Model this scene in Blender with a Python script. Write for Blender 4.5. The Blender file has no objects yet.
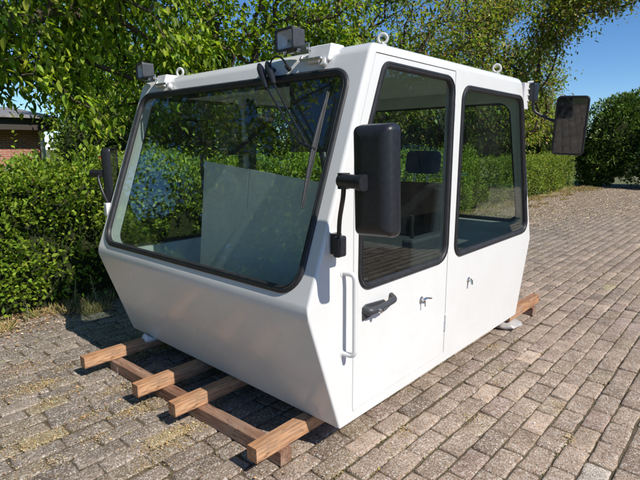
import bpy, bmesh, math, random
import numpy as np
from mathutils import Vector, Matrix, noise as mnoise
PI = math.pi
sc = bpy.context.scene
col = sc.collection
random.seed(7)
RNG = np.random.default_rng(11)

# ------------------------------------------------------------------ camera
cd = bpy.data.cameras.new('camera')
cam = bpy.data.objects.new('camera', cd); col.objects.link(cam)
cd.sensor_width = 36.0; cd.lens = 36.0 * 491.09 / 640.0
cd.clip_start = 0.05; cd.clip_end = 1500
_yaw, _pit, _rol = 0.7400, 0.1886, -0.0052
_f = Vector((-math.sin(_yaw) * math.cos(_pit), math.cos(_yaw) * math.cos(_pit), -math.sin(_pit)))
_r = Vector((math.cos(_yaw), math.sin(_yaw), 0)); _u = _r.cross(_f)
_r2 = _r * math.cos(_rol) + _u * math.sin(_rol); _u2 = -_r * math.sin(_rol) + _u * math.cos(_rol)
cam.matrix_world = Matrix(((_r2.x, _u2.x, -_f.x, 1.3442), (_r2.y, _u2.y, -_f.y, -1.3892), (_r2.z, _u2.z, -_f.z, 1.45), (0, 0, 0, 1)))
sc.camera = cam

# ------------------------------------------------------------------ sky, sun, exposure
SUN_EL = math.radians(44)
w = bpy.data.worlds.new('World'); sc.world = w; w.use_nodes = True
nt = w.node_tree; nt.nodes.clear()
sky = nt.nodes.new('ShaderNodeTexSky'); sky.sky_type = 'NISHITA'; sky.sun_disc = False
sky.sun_elevation = SUN_EL; sky.sun_rotation = math.radians(90); sky.altitude = 1800
sky.air_density = 1.0; sky.dust_density = 0.1; sky.ozone_density = 6.0
bg = nt.nodes.new('ShaderNodeBackground'); bg.inputs['Strength'].default_value = 0.115
wo = nt.nodes.new('ShaderNodeOutputWorld')
hsv = nt.nodes.new('ShaderNodeHueSaturation'); hsv.inputs['Saturation'].default_value = 1.12
nt.links.new(sky.outputs[0], hsv.inputs['Color']); nt.links.new(hsv.outputs[0], bg.inputs[0]); nt.links.new(bg.outputs[0], wo.inputs[0])
sd = bpy.data.lights.new('sun', 'SUN'); sd.energy = 4.9; sd.angle = math.radians(0.53); sd.color = (1.0, 0.95, 0.86)
sun = bpy.data.objects.new('sun', sd); col.objects.link(sun)
sun.rotation_euler = Vector((math.cos(SUN_EL), -0.012, math.sin(SUN_EL))).to_track_quat('Z', 'Y').to_euler()
sun.location = (8, 0, 8)
sc.view_settings.view_transform = 'Standard'; sc.view_settings.look = 'None'
sc.view_settings.exposure = 0.22; sc.view_settings.gamma = 1.0; sc.view_settings.use_curve_mapping = False
sc.cycles.max_bounces = 10; sc.cycles.transparent_max_bounces = 24

# ------------------------------------------------------------------ materials
class NT:
    def __init__(s, name):
        s.m = bpy.data.materials.new(name); s.m.use_nodes = True
        s.t = s.m.node_tree; s.t.nodes.clear()
        s.out = s.n('ShaderNodeOutputMaterial')
    def n(s, typ, **kw):
        x = s.t.nodes.new(typ)
        for k, v in kw.items():
            if k in x.inputs.keys(): x.inputs[k].default_value = v
            else: setattr(x, k, v)
        return x
    def l(s, a, b): s.t.links.new(a, b)
    def coords(s, scale=(1, 1, 1), kind='Object', rot=(0, 0, 0)):
        tc = s.n('ShaderNodeTexCoord'); mp = s.n('ShaderNodeMapping')
        mp.inputs['Scale'].default_value = scale; mp.inputs['Rotation'].default_value = rot
        s.l(tc.outputs[kind], mp.inputs['Vector']); return mp.outputs[0]
    def noise(s, vec, scale, detail=4, rough=0.6):
        x = s.n('ShaderNodeTexNoise'); x.inputs['Scale'].default_value = scale
        x.inputs['Detail'].default_value = detail; x.inputs['Roughness'].default_value = rough
        s.l(vec, x.inputs['Vector']); return x.outputs['Fac']
    def ramp(s, fac, stops):
        x = s.n('ShaderNodeValToRGB'); e = x.color_ramp.elements
        while len(e) < len(stops): e.new(0.5)
        for i, (p, c) in enumerate(stops):
            e[i].position = p; e[i].color = (c[0], c[1], c[2], 1) if not isinstance(c, (int, float)) else (c, c, c, 1)
        s.l(fac, x.inputs[0]); return x.outputs[0]
    def mix(s, fac, a, b, mode='MIX'):
        x = s.n('ShaderNodeMix'); x.data_type = 'RGBA'; x.blend_type = mode
        for sock, v in ((x.inputs[0], fac), (x.inputs[6], a), (x.inputs[7], b)):
            if isinstance(v, (int, float)): sock.default_value = v
            elif isinstance(v, tuple): sock.default_value = (v[0], v[1], v[2], 1)
            else: s.l(v, sock)
        return x.outputs[2]
    def bump(s, h, strength, dist):
        x = s.n('ShaderNodeBump'); x.inputs['Strength'].default_value = strength
        x.inputs['Distance'].default_value = dist; s.l(h, x.inputs['Height']); return x.outputs[0]
    def bsdf(s, color, rough=0.5, metal=0.0, spec=0.5, coat=0.0, normal=None, coat_rough=0.05):
        b = s.n('ShaderNodeBsdfPrincipled')
        for nm, v in (('Base Color', color), ('Roughness', rough), ('Metallic', metal), ('Specular IOR Level', spec), ('Coat Weight', coat), ('Coat Roughness', coat_rough)):
            if isinstance(v, (int, float)): b.inputs[nm].default_value = v
            elif isinstance(v, tuple): b.inputs[nm].default_value = (v[0], v[1], v[2], 1)
            else: s.l(v, b.inputs[nm])
        if normal is not None: s.l(normal, b.inputs['Normal'])
        return b
    def done(s, b):
        s.l(b.outputs[0], s.out.inputs['Surface']); return s.m

def m_simple(name, c, rough=0.5, metal=0.0, spec=0.5, coat=0.0, var=0.12, vs=30, bump=0.0, bs=200, coat_rough=0.05):
    n = NT(name); v = n.coords()
    f = n.noise(v, vs, 5)
    lo = tuple(x * (1 - var) for x in c); hi = tuple(min(1, x * (1 + var)) for x in c)
    cc = n.ramp(f, [(0.3, lo), (0.7, hi)])
    nm = n.bump(n.noise(v, bs, 2), bump, 0.002) if bump else None
    return n.done(n.bsdf(cc, rough, metal, spec, coat, nm, coat_rough))

def m_paint():
    n = NT('white_paint'); v = n.coords()
    big = n.noise(v, 1.7, 6, 0.65); fine = n.noise(v, 90, 3)
    c = n.ramp(big, [(0.35, (0.665, 0.66, 0.645)), (0.6, (0.70, 0.70, 0.69))])
    sp = n.ramp(fine, [(0.70, 0.0), (0.78, 1.0)])
    c = n.mix(sp, c, (0.62, 0.61, 0.58))
    c = n.mix(n.ramp(n.noise(v, 5, 8, 0.75), [(0.55, 0.0), (0.80, 0.30)]), c, (0.56, 0.53, 0.47))
    r = n.ramp(n.noise(v, 3, 5), [(0.3, 0.22), (0.7, 0.30)])
    b1 = n.n('ShaderNodeBump'); b1.inputs['Strength'].default_value = 0.25; b1.inputs['Distance'].default_value = 0.006; n.l(n.noise(v, 3.2, 2), b1.inputs['Height'])
    b2 = n.n('ShaderNodeBump'); b2.inputs['Strength'].default_value = 0.035; b2.inputs['Distance'].default_value = 0.002; n.l(n.noise(v, 160, 2), b2.inputs['Height'])
    n.l(b1.outputs[0], b2.inputs['Normal'])
    return n.done(n.bsdf(c, r, 0, 0.5, 0.35, b2.outputs[0], 0.12))

def m_wood(name, sc_, a, b, dark):
    n = NT(name); v = n.coords(sc_)
    g = n.noise(v, 9, 6, 0.65); g2 = n.noise(v, 40, 3, 0.6); big = n.noise(n.coords(), 3.5, 3)
    c = n.ramp(g, [(0.28, dark), (0.45, a), (0.68, b)])
    c = n.mix(n.ramp(g2, [(0.35, 0.55), (0.6, 0.0)]), c, dark)
    c = n.mix(n.ramp(big, [(0.45, 0.0), (0.75, 0.5)]), c, (0.30, 0.22, 0.17))
    k = n.n('ShaderNodeTexVoronoi'); k.inputs['Scale'].default_value = 3.3; n.l(n.coords((1, 1, 1)), k.inputs['Vector'])
    c = n.mix(n.ramp(k.outputs['Distance'], [(0.04, 0.85), (0.09, 0.0)]), c, (0.10, 0.045, 0.02))
    ck = n.noise(v, 14, 2, 0.5)
    c = n.mix(n.ramp(ck, [(0.485, 0.0), (0.5, 0.75), (0.515, 0.0)]), c, (0.06, 0.03, 0.018))
    dirt = n.noise(n.coords(), 12, 6, 0.7)
    c = n.mix(n.ramp(dirt, [(0.52, 0.0), (0.72, 0.55)]), c, (0.22, 0.18, 0.14))
    nm = n.bump(g2, 0.5, 0.003)
    return n.done(n.bsdf(c, 0.75, 0, 0.25, 0, nm))

def m_glass(name, tint, dirt=0.03, ior=1.5):
    n = NT(name)
    tr = n.n('ShaderNodeBsdfTransparent'); tr.inputs[0].default_value = (*tint, 1)
    gl = n.n('ShaderNodeBsdfGlossy'); gl.inputs['Roughness'].default_value = 0.015; gl.inputs[0].default_value = (0.95, 0.97, 1, 1)
    fr = n.n('ShaderNodeFresnel'); geo = n.n('ShaderNodeNewGeometry'); mr = n.n('ShaderNodeMapRange')
    mr.inputs['To Min'].default_value = ior; mr.inputs['To Max'].default_value = 1 / ior      # same reflectance entering and leaving the pane
    n.l(geo.outputs['Backfacing'], mr.inputs['Value']); n.l(mr.outputs[0], fr.inputs['IOR'])
    mx = n.n('ShaderNodeMixShader'); n.l(fr.outputs[0], mx.inputs[0]); n.l(tr.outputs[0], mx.inputs[1]); n.l(gl.outputs[0], mx.inputs[2])
    df = n.n('ShaderNodeBsdfDiffuse'); df.inputs[0].default_value = (0.45, 0.43, 0.38, 1)
    d = n.ramp(n.noise(n.coords(), 7, 7, 0.7), [(0.4, dirt * 0.3), (0.75, dirt * 1.8)])
    m2 = n.n('ShaderNodeMixShader'); n.l(d, m2.inputs[0]); n.l(mx.outputs[0], m2.inputs[1]); n.l(df.outputs[0], m2.inputs[2])
    n.l(m2.outputs[0], n.out.inputs['Surface']); return n.m

def m_leaf(name, trans=0.35, rough=0.42, tint=(1.15, 1.25, 0.45), spec=0.35):
    n = NT(name)
    at = n.n('ShaderNodeAttribute'); at.attribute_name = 'Col'
    b = n.bsdf(at.outputs['Color'], rough, 0, spec)
    t = n.n('ShaderNodeBsdfTranslucent')
    n.l(n.mix(1.0, at.outputs['Color'], tint, 'MULTIPLY'), t.inputs[0])
    mx = n.n('ShaderNodeMixShader'); mx.inputs[0].default_value = trans
    n.l(b.outputs[0], mx.inputs[1]); n.l(t.outputs[0], mx.inputs[2])
    n.l(mx.outputs[0], n.out.inputs['Surface']); return n.m

def m_bark(name, a=(0.10, 0.075, 0.055), b=(0.20, 0.16, 0.13)):
    n = NT(name); v = n.coords((1, 1, 0.35))
    g = n.noise(v, 22, 6, 0.7)
    return n.done(n.bsdf(n.ramp(g, [(0.3, a), (0.7, b)]), 0.9, 0, 0.2, 0, n.bump(g, 0.8, 0.02)))

def m_paver():
    n = NT('paver_concrete'); v = n.coords()
    at = n.n('ShaderNodeAttribute'); at.attribute_name = 'Col'
    c = at.outputs['Color']
    vo = n.n('ShaderNodeTexVoronoi'); vo.inputs['Scale'].default_value = 170; n.l(v, vo.inputs['Vector'])
    sep = n.n('ShaderNodeSeparateColor'); n.l(vo.outputs['Color'], sep.inputs[0])
    c = n.mix(n.ramp(sep.outputs[0], [(0.0, 0.75), (0.55, 0.0)]), c, n.mix(1.0, c, (0.30, 0.28, 0.28), 'MULTIPLY'))
    c = n.mix(n.ramp(sep.outputs[1], [(0.80, 0.0), (0.90, 0.75)]), c, (0.66, 0.61, 0.55))
    vo2 = n.n('ShaderNodeTexVoronoi'); vo2.inputs['Scale'].default_value = 75; n.l(v, vo2.inputs['Vector'])
    s2 = n.n('ShaderNodeSeparateColor'); n.l(vo2.outputs['Color'], s2.inputs[0])
    c = n.mix(n.ramp(s2.outputs[0], [(0.88, 0.0), (0.94, 0.5)]), c, (0.50, 0.45, 0.40))
    st = n.noise(v, 5.5, 7, 0.7)
    c = n.mix(n.ramp(st, [(0.38, 0.65), (0.62, 0.0)]), c, n.mix(1.0, c, (0.52, 0.50, 0.49), 'MULTIPLY'))
    st2 = n.noise(v, 17, 5, 0.7)
    c = n.mix(n.ramp(st2, [(0.60, 0.0), (0.78, 0.35)]), c, (0.36, 0.29, 0.18))
    h = n.mix(0.5, vo.outputs['Distance'], n.noise(v, 60, 5, 0.75))
    return n.done(n.bsdf(c, 0.88, 0, 0.3, 0, n.bump(h, 0.75, 0.007)))

def m_ground(name, a, b, c3, s1=3, s2=60):
    n = NT(name); v = n.coords()
    c = n.ramp(n.noise(v, s1, 6, 0.65), [(0.35, a), (0.6, b)])
    c = n.mix(n.ramp(n.noise(v, s2, 5, 0.7), [(0.5, 0.0), (0.68, 0.9)]), c, c3)
    return n.done(n.bsdf(c, 0.95, 0, 0.15, 0, n.bump(n.noise(v, s2 * 1.5, 5, 0.7), 0.8, 0.01)))

def m_brick():
    n = NT('red_brick')
    tc = n.n('ShaderNodeTexCoord'); sp = n.n('ShaderNodeSeparateXYZ'); n.l(tc.outputs['Object'], sp.inputs[0])
    ad = n.n('ShaderNodeMath'); ad.operation = 'ADD'; n.l(sp.outputs[0], ad.inputs[0]); n.l(sp.outputs[1], ad.inputs[1])
    cb = n.n('ShaderNodeCombineXYZ'); n.l(ad.outputs[0], cb.inputs[0]); n.l(sp.outputs[2], cb.inputs[1])
    br = n.n('ShaderNodeTexBrick'); n.l(cb.outputs[0], br.inputs['Vector'])
    br.inputs['Scale'].default_value = 1; br.inputs['Brick Width'].default_value = 0.22; br.inputs['Row Height'].default_value = 0.068
    br.inputs['Mortar Size'].default_value = 0.008; br.inputs['Color1'].default_value = (0.40, 0.15, 0.10, 1)
    br.inputs['Color2'].default_value = (0.30, 0.11, 0.08, 1); br.inputs['Mortar'].default_value = (0.42, 0.34, 0.29, 1)
    return n.done(n.bsdf(br.outputs['Color'], 0.85, 0, 0.3))

def m_tile():
    n = NT('roof_tile'); wv = n.n('ShaderNodeTexWave'); wv.wave_type = 'BANDS'; wv.bands_direction = 'Y'
    wv.inputs['Scale'].default_value = 1.4; n.l(n.coords(), wv.inputs['Vector'])
    c = n.ramp(n.noise(n.coords(), 6, 4), [(0.3, (0.17, 0.16, 0.16)), (0.7, (0.30, 0.285, 0.28))])
    return n.done(n.bsdf(c, 0.7, 0, 0.3, 0, n.bump(wv.outputs['Fac'], 0.8, 0.05)))

def m_dustymirror():
    n = NT('mirror_glass'); v = n.coords()
    r = n.ramp(n.noise(v, 25, 6, 0.7), [(0.4, 0.015), (0.8, 0.10)])
    a = n.bsdf((0.12, 0.13, 0.135), r, 1.0)
    d = n.n('ShaderNodeBsdfDiffuse'); d.inputs[0].default_value = (0.32, 0.32, 0.30, 1)
    mx = n.n('ShaderNodeMixShader')
    n.l(n.ramp(n.noise(v, 35, 8, 0.75), [(0.45, 0.03), (0.8, 0.35)]), mx.inputs[0])
    n.l(a.outputs[0], mx.inputs[1]); n.l(d.outputs[0], mx.inputs[2]); n.l(mx.outputs[0], n.out.inputs['Surface']); return n.m

M = dict(
    paint=m_paint(),
    interior=m_simple('interior_lining', (0.68, 0.72, 0.69), 0.6, var=0.08, vs=8),
    dark_lining=m_simple('dark_trim', (0.035, 0.038, 0.045), 0.7, var=0.2, vs=20),
    floor_mat=m_simple('rubber_floor', (0.06, 0.062, 0.065), 0.7, var=0.25, vs=14, bump=0.3),
    rubber=m_simple('black_rubber', (0.022, 0.022, 0.024), 0.5, var=0.35, vs=25, bump=0.15, spec=0.45),
    rubber_grey=m_simple('rubber_filler', (0.10, 0.105, 0.11), 0.42, var=0.2, vs=40),
    plastic=m_simple('black_plastic', (0.017, 0.018, 0.022), 0.34, var=0.25, vs=60, bump=0.25, bs=500),
    grey_plastic=m_simple('grey_plastic', (0.042, 0.045, 0.052), 0.5, var=0.25, vs=40, bump=0.2, bs=400),
    handle=m_simple('charcoal_plastic', (0.045, 0.047, 0.052), 0.45, var=0.15, vs=60, bump=0.15, bs=400),
    fabric=m_simple('seat_fabric', (0.035, 0.037, 0.045), 0.9, var=0.3, vs=90, bump=0.4, bs=500, spec=0.2),
    steel=m_simple('zinc_steel', (0.55, 0.55, 0.54), 0.35, 0.9, var=0.15, vs=60),
    chrome=m_simple('chrome', (0.62, 0.62, 0.62), 0.15, 1.0, var=0.06, vs=60),
    blade=m_simple('worn_blade_metal', (0.045, 0.047, 0.05), 0.6, 0.1, var=0.35, vs=90),
    glass_front=m_glass('windscreen_glass', (0.87, 0.915, 0.90), 0.006, 1.55),
    glass=m_glass('tinted_glass', (0.86, 0.92, 0.89), 0.004, 1.5),
    lens=m_glass('lamp_lens_glass', (0.92, 0.93, 0.95), 0.10),
    reflector=m_simple('reflector', (0.90, 0.90, 0.92), 0.30, 0.35, var=0.1, vs=60, bump=0.5, bs=120),
    board=m_simple('grey_board', (0.74, 0.74, 0.69), 0.75, var=0.08, vs=5, bump=0.1),
    mirror=m_dustymirror(),
    wood_y=m_wood('timber_lengthwise', (2.2, 0.22, 2.2), (0.47, 0.235, 0.115), (0.62, 0.37, 0.21), (0.16, 0.075, 0.04)),
    wood_x=m_wood('timber_crosswise', (0.22, 2.2, 2.2), (0.26, 0.14, 0.09), (0.39, 0.26, 0.185), (0.12, 0.06, 0.04)),
    eye=m_simple('painted_eye', (0.50, 0.50, 0.47), 0.5, var=0.2, vs=60),
    wrap=m_simple('plastic_film', (0.40, 0.375, 0.355), 0.25, var=0.15, vs=30, bump=0.8, bs=70),
    foam=m_simple('white_foam', (0.72, 0.73, 0.76), 0.6, var=0.05, vs=30, bump=0.3, bs=60),
    leaf_hedge=m_leaf('hedge_leaf', 0.35, 0.48, (1.1, 1.2, 0.5)),
    leaf_cherry=m_leaf('cherry_leaf', 0.5, 0.5, (1.35, 1.45, 0.35)),
    leaf_plum=m_leaf('orchard_leaf', 0.5, 0.42, (1.25, 1.25, 0.5)),
    leaf_dark=m_leaf('evergreen_leaf', 0.22, 0.45, (1.1, 1.2, 0.5)),
    dry=m_leaf('dry_litter', 0.15, 0.8, (1, 1, 1), 0.1),
    bark=m_bark('bark'), twig=m_bark('twig_wood', (0.055, 0.045, 0.035), (0.13, 0.10, 0.075)),
    core=m_simple('shaded_core', (0.030, 0.036, 0.016), 0.95, var=0.4, vs=30, spec=0.05),  # shade put into the colour of the solid filler cores
    paver=m_paver(),
    joint=m_ground('joint_sand', (0.075, 0.055, 0.038), (0.15, 0.115, 0.075), (0.075, 0.075, 0.035), 5, 30),
    verge=m_ground('verge_soil', (0.26, 0.19, 0.11), (0.40, 0.31, 0.19), (0.16, 0.15, 0.06), 2.5, 40),
    lawn=m_ground('lawn_grass', (0.06, 0.11, 0.025), (0.10, 0.16, 0.04), (0.13, 0.15, 0.05), 1.5, 30),
    field=m_ground('open_ground', (0.10, 0.12, 0.05), (0.17, 0.16, 0.09), (0.08, 0.11, 0.03), 0.4, 8),
    brick=m_brick(), tile=m_tile(), white_trim=m_simple('white_trim', (0.75, 0.74, 0.71), 0.5, var=0.05),
    eave_band=m_simple('dark_band', (0.045, 0.035, 0.03), 0.6, var=0.2),
    red_paint=m_simple('red_petals', (0.5, 0.06, 0.08), 0.6, var=0.3),
)

# ------------------------------------------------------------------ object helpers
def tag(o, label=None, cat=None, group=None, kind=None):
    if label: o['label'] = label
    if cat: o['category'] = cat
    if group: o['group'] = group
    if kind: o['kind'] = kind
    return o
def empty(name, loc, label, cat, group=None):
    o = bpy.data.objects.new(name, None); col.objects.link(o); o.location = loc; o.empty_display_size = 0.2
    return tag(o, label, cat, group)
def parent_to(o, p):
    if p is None: return
    o.parent = p
    # all geometry is authored in world coordinates, so a child only has to undo its Empty's offset
    o.matrix_parent_inverse = Matrix.Translation(-Vector(p.location)) if p.type == 'EMPTY' else Matrix.Identity(4)
def finish_mesh(me, smooth_angle=35):
    me.polygons.foreach_set('use_smooth', [True] * len(me.polygons))
    me.set_sharp_from_angle(angle=math.radians(smooth_angle))
def obj(name, bm, m, parent=None, angle=35, wn=True):
    me = bpy.data.meshes.new(name); bmesh.ops.recalc_face_normals(bm, faces=bm.faces[:]); bm.to_mesh(me); bm.free()
    finish_mesh(me, angle)
    me.materials.append(m)
    o = bpy.data.objects.new(name, me); col.objects.link(o); parent_to(o, parent)
    if wn:
        md = o.modifiers.new('wn', 'WEIGHTED_NORMAL'); md.keep_sharp = True
    return o
def base_origin(o):
    me = o.data; vs = [v.co.copy() for v in me.vertices]
    c = Vector(((min(v.x for v in vs) + max(v.x for v in vs)) / 2, (min(v.y for v in vs) + max(v.y for v in vs)) / 2, min(v.z for v in vs)))
    me.transform(Matrix.Translation(-c)); o.location = c; return o

def add_box(bm, lo, hi, bev=0.0, mat=None, seg=2):
    r = bmesh.ops.create_cube(bm, size=1)
    vs = r['verts']
    for v in vs:
        v.co = Vector(((lo[i] + hi[i]) / 2 + v.co[i] * (hi[i] - lo[i]) for i in range(3)))
    if bev:
        es = list({e for v in vs for e in v.link_edges})
        rr = bmesh.ops.bevel(bm, geom=es, offset=bev, segments=seg, profile=0.5, affect='EDGES')
        vs = list({v for f in rr['faces'] for v in f.verts} | {v for v in vs if v.is_valid})
    if mat is not None:
        for v in vs: v.co = mat @ v.co
    return vs
def add_tube(bm, pts, r, seg=10, closed=False, cap=True, r_end=None):
    pts = [Vector(p) for p in pts]; n = len(pts); rings = []
    prev = None
    for i, p in enumerate(pts):
        if closed: d = pts[(i + 1) % n] - pts[i - 1]
        else: d = (pts[min(i + 1, n - 1)] - pts[max(i - 1, 0)])
        d.normalize()
        if prev is None:
            a = Vector((0, 0, 1)) if abs(d.z) < 0.9 else Vector((1, 0, 0)); a = (a - d * a.dot(d)).normalized()
        else: a = (prev - d * prev.dot(d)).normalized()
        prev = a; b = d.cross(a)
        rr = r[i] if isinstance(r, (list, tuple)) else (r if r_end is None else r + (r_end - r) * i / (n - 1))
        rings.append([bm.verts.new(p + (a * math.cos(2 * PI * k / seg) + b * math.sin(2 * PI * k / seg)) * rr) for k in range(seg)])
    m = n if closed else n - 1
    for i in range(m):
        A, B = rings[i], rings[(i + 1) % n]
        for k in range(seg): bm.faces.new((A[k], A[(k + 1) % seg], B[(k + 1) % seg], B[k]))
    if cap and not closed:
        bm.faces.new(rings[0][::-1]); bm.faces.new(rings[-1])
def arc_pts(pts, r, seg=5):
    """polyline with rounded corners"""
    pts = [Vector(p) for p in pts]; out = [pts[0]]
    for i in range(1, len(pts) - 1):
        a = (pts[i - 1] - pts[i]).normalized(); b = (pts[i + 1] - pts[i]).normalized()
        d = min(r, (pts[i - 1] - pts[i]).length * 0.49, (pts[i + 1] - pts[i]).length * 0.49)
        p0 = pts[i] + a * d; p2 = pts[i] + b * d
        for k in range(seg + 1):
            t = k / seg; out.append(p0 * (1 - t) ** 2 + pts[i] * 2 * t * (1 - t) + p2 * t * t)
    out.append(pts[-1]); return out
def offset_poly(c, d):
    """inward offset of a CCW convex-ish polygon"""
    n = len(c); out = []
    for i in range(n):
        p0, p1, p2 = Vector(c[i - 1]), Vector(c[i]), Vector(c[(i + 1) % n])
        e1 = (p1 - p0).normalized(); e2 = (p2 - p1).normalized()
        n1 = Vector((-e1.y, e1.x)); n2 = Vector((-e2.y, e2.x))
        bis = (n1 + n2); bis = bis / (1 + n1.dot(n2))
        out.append(p1 + bis * d)
    return out
def rpoly(c, r, d=0.0, seg=8):
    """rounded polygon (corner radii r, list or number), offset inward by d"""
    n = len(c); R = r if isinstance(r, (list, tuple)) else [r] * n
    cc = offset_poly(c, d) if d else [Vector(x) for x in c]; out = []
    for i in range(n):
        p0, p1, p2 = cc[i - 1], cc[i], cc[(i + 1) % n]
        a = (p0 - p1).normalized(); b = (p2 - p1).normalized()
        ang = math.acos(max(-1, min(1, a.dot(b))))
        rr = max(R[i] - d, 0.0015)
        t = rr / math.tan(ang / 2); bis = (a + b).normalized() if ang < PI - 1e-3 else Vector((-b.y, b.x))
        t = min(t, (p0 - p1).length * 0.49, (p2 - p1).length * 0.49)
        rr = t * math.tan(ang / 2)
        ctr = p1 + bis * (rr / math.sin(ang / 2))
        s0 = p1 + a * t - ctr; s1 = p1 + b * t - ctr
        th0 = math.atan2(s0.y, s0.x); th1 = math.atan2(s1.y, s1.x); dth = (th1 - th0 + PI) % (2 * PI) - PI
        for k in range(seg + 1):
            th = th0 + dth * k / seg; out.append(ctr + Vector((math.cos(th), math.sin(th))) * rr)
    return out
class Frame:
    def __init__(s, o, u, v, n): s.o, s.u, s.v, s.n = Vector(o), Vector(u), Vector(v), Vector(n)
    def __call__(s, p, h=0.0): return s.o + s.u * p[0] + s.v * p[1] + s.n * h
def loft(bm, fr, loops, close=True, cap0=False, cap1=False):
    """loops: list of (2D points, height)"""
    R = [[bm.verts.new(fr(p, h)) for p in pts] for pts, h in loops]
    n = len(R[0]); m = len(R) if close else len(R) - 1
    for i in range(m):
        A, B = R[i], R[(i + 1) % len(R)]
        for k in range(n):
            try: bm.faces.new((A[k], A[(k + 1) % n], B[(k + 1) % n], B[k]))
            except ValueError: pass
    if cap0: bm.faces.new(R[0][::-1])
    if cap1: bm.faces.new(R[-1])
def slab(bm, fr, c, r, h0, h1, bev=0.002, d=0.0, seg=8):
    loft(bm, fr, [(rpoly(c, r, d + bev, seg), h0), (rpoly(c, r, d, seg), h0 + bev), (rpoly(c, r, d, seg), h1 - bev), (rpoly(c, r, d + bev, seg), h1)], False, True, True)
def gasket(bm, fr, c, r, w_=0.030, hgt=0.012, d0=-0.006):
    # rounded rubber profile with a filler-strip groove
    S = [(d0, -0.014), (d0, hgt * 0.45), (d0 + w_ * 0.18, hgt), (d0 + w_ * 0.42, hgt), (d0 + w_ * 0.47, hgt * 0.55), (d0 + w_ * 0.60, hgt * 0.55), (d0 + w_ * 0.65, hgt), (d0 + w_ * 0.82, hgt * 0.9), (d0 + w_, hgt * 0.2), (d0 + w_, -0.014)]
    loft(bm, fr, [(rpoly(c, r, d), h) for d, h in S], True)
def prism_obj(fr, pts, h0, h1):
    bm = bmesh.new(); loft(bm, fr, [(pts, h0), (pts, h1)], False, True, True)
    bmesh.ops.recalc_face_normals(bm, faces=bm.faces[:])
    me = bpy.data.meshes.new('cutter'); bm.to_mesh(me); bm.free()
    o = bpy.data.objects.new('cutter', me); col.objects.link(o); return o

# leaves -------------------------------------------------------------
def nrm(a): return a / np.maximum(np.linalg.norm(a, axis=1, keepdims=True), 1e-9)
def leaves_mesh(name, C, D, N, L, Wd, colr, m, parent=None, fold=0.25, shape=6):
    """one mesh of many small leaves: C base points, D directions, N rough normals"""
    D = nrm(D); S = nrm(np.cross(D, N)); N2 = nrm(np.cross(S, D)); n = len(C)
    L = L[:, None]; Wd = Wd[:, None]
    if shape == 6:
        P = [C, C + D * L * 0.30 + S * Wd * 0.5 + N2 * Wd * fold, C + D * L * 0.68 + S * Wd * 0.40 + N2 * Wd * fold * 0.7 - N2 * L * 0.04,
             C + D * L - N2 * L * 0.12, C + D * L * 0.68 - S * Wd * 0.40 + N2 * Wd * fold * 0.7 - N2 * L * 0.04, C + D * L * 0.30 - S * Wd * 0.5 + N2 * Wd * fold]
        F = np.array([[0, 1, 2, 3], [0, 3, 4, 5]])
    else:
        P = [C, C + D * L * 0.45 + S * Wd * 0.5 + N2 * Wd * fold, C + D * L, C + D * L * 0.45 - S * Wd * 0.5 + N2 * Wd * fold]
        F = np.array([[0, 1, 2, 3]])
    k = len(P); V = np.stack(P, 1).reshape(-1, 3)
    idx = (np.arange(n)[:, None, None] * k + F[None]).reshape(-1)
    nf = n * len(F)
    me = bpy.data.meshes.new(name); me.vertices.add(len(V)); me.vertices.foreach_set('co', V.astype(np.float32).ravel())
    me.loops.add(nf * 4); me.loops.foreach_set('vertex_index', idx.astype(np.int32))
    me.polygons.add(nf); me.polygons.foreach_set('loop_start', (np.arange(nf) * 4).astype(np.int32))
    me.update(calc_edges=True); me.validate()
    at = me.color_attributes.new('Col', 'FLOAT_COLOR', 'POINT')
    cc = np.concatenate([np.repeat(colr, k, 0), np.ones((n * k, 1))], 1).astype(np.float32)
    at.data.foreach_set('color', cc.ravel())
    me.materials.append(m)
    o = bpy.data.objects.new(name, me); col.objects.link(o); parent_to(o, parent); return o
def palette(n, cols, probs, jit=0.15):
    cols = np.array(cols); i = RNG.choice(len(cols), n, p=np.array(probs) / sum(probs))
    return np.clip(cols[i] * (1 + RNG.normal(0, jit, (n, 1))) * (1 + RNG.normal(0, 0.06, (n, 3))), 0.004, 0.9)
def rdir(n): return nrm(RNG.normal(0, 1, (n, 3)))

# ------------------------------------------------------------------ ground
def sheet(name, x0, x1, y0, y1, z, m):
    bm = bmesh.new(); vs = [bm.verts.new(p) for p in ((x0, y0, z), (x1, y0, z), (x1, y1, z), (x0, y1, z))]; bm.faces.new(vs)
    o = obj(name, bm, m, None, wn=False); return tag(o, kind='structure')
sheet('ground', -400, 400, -400, 400, -0.045, M['field'])
sheet('paving_bed', -3.36, 9.0, -6.0, 19.5, -0.009, M['joint'])
sheet('verge', -4.1, -3.36, -6.0, 19.5, -0.004, M['verge'])
sheet('lawn', -15.9, -4.1, -12.0, 24.0, -0.006, M['lawn'])

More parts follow.
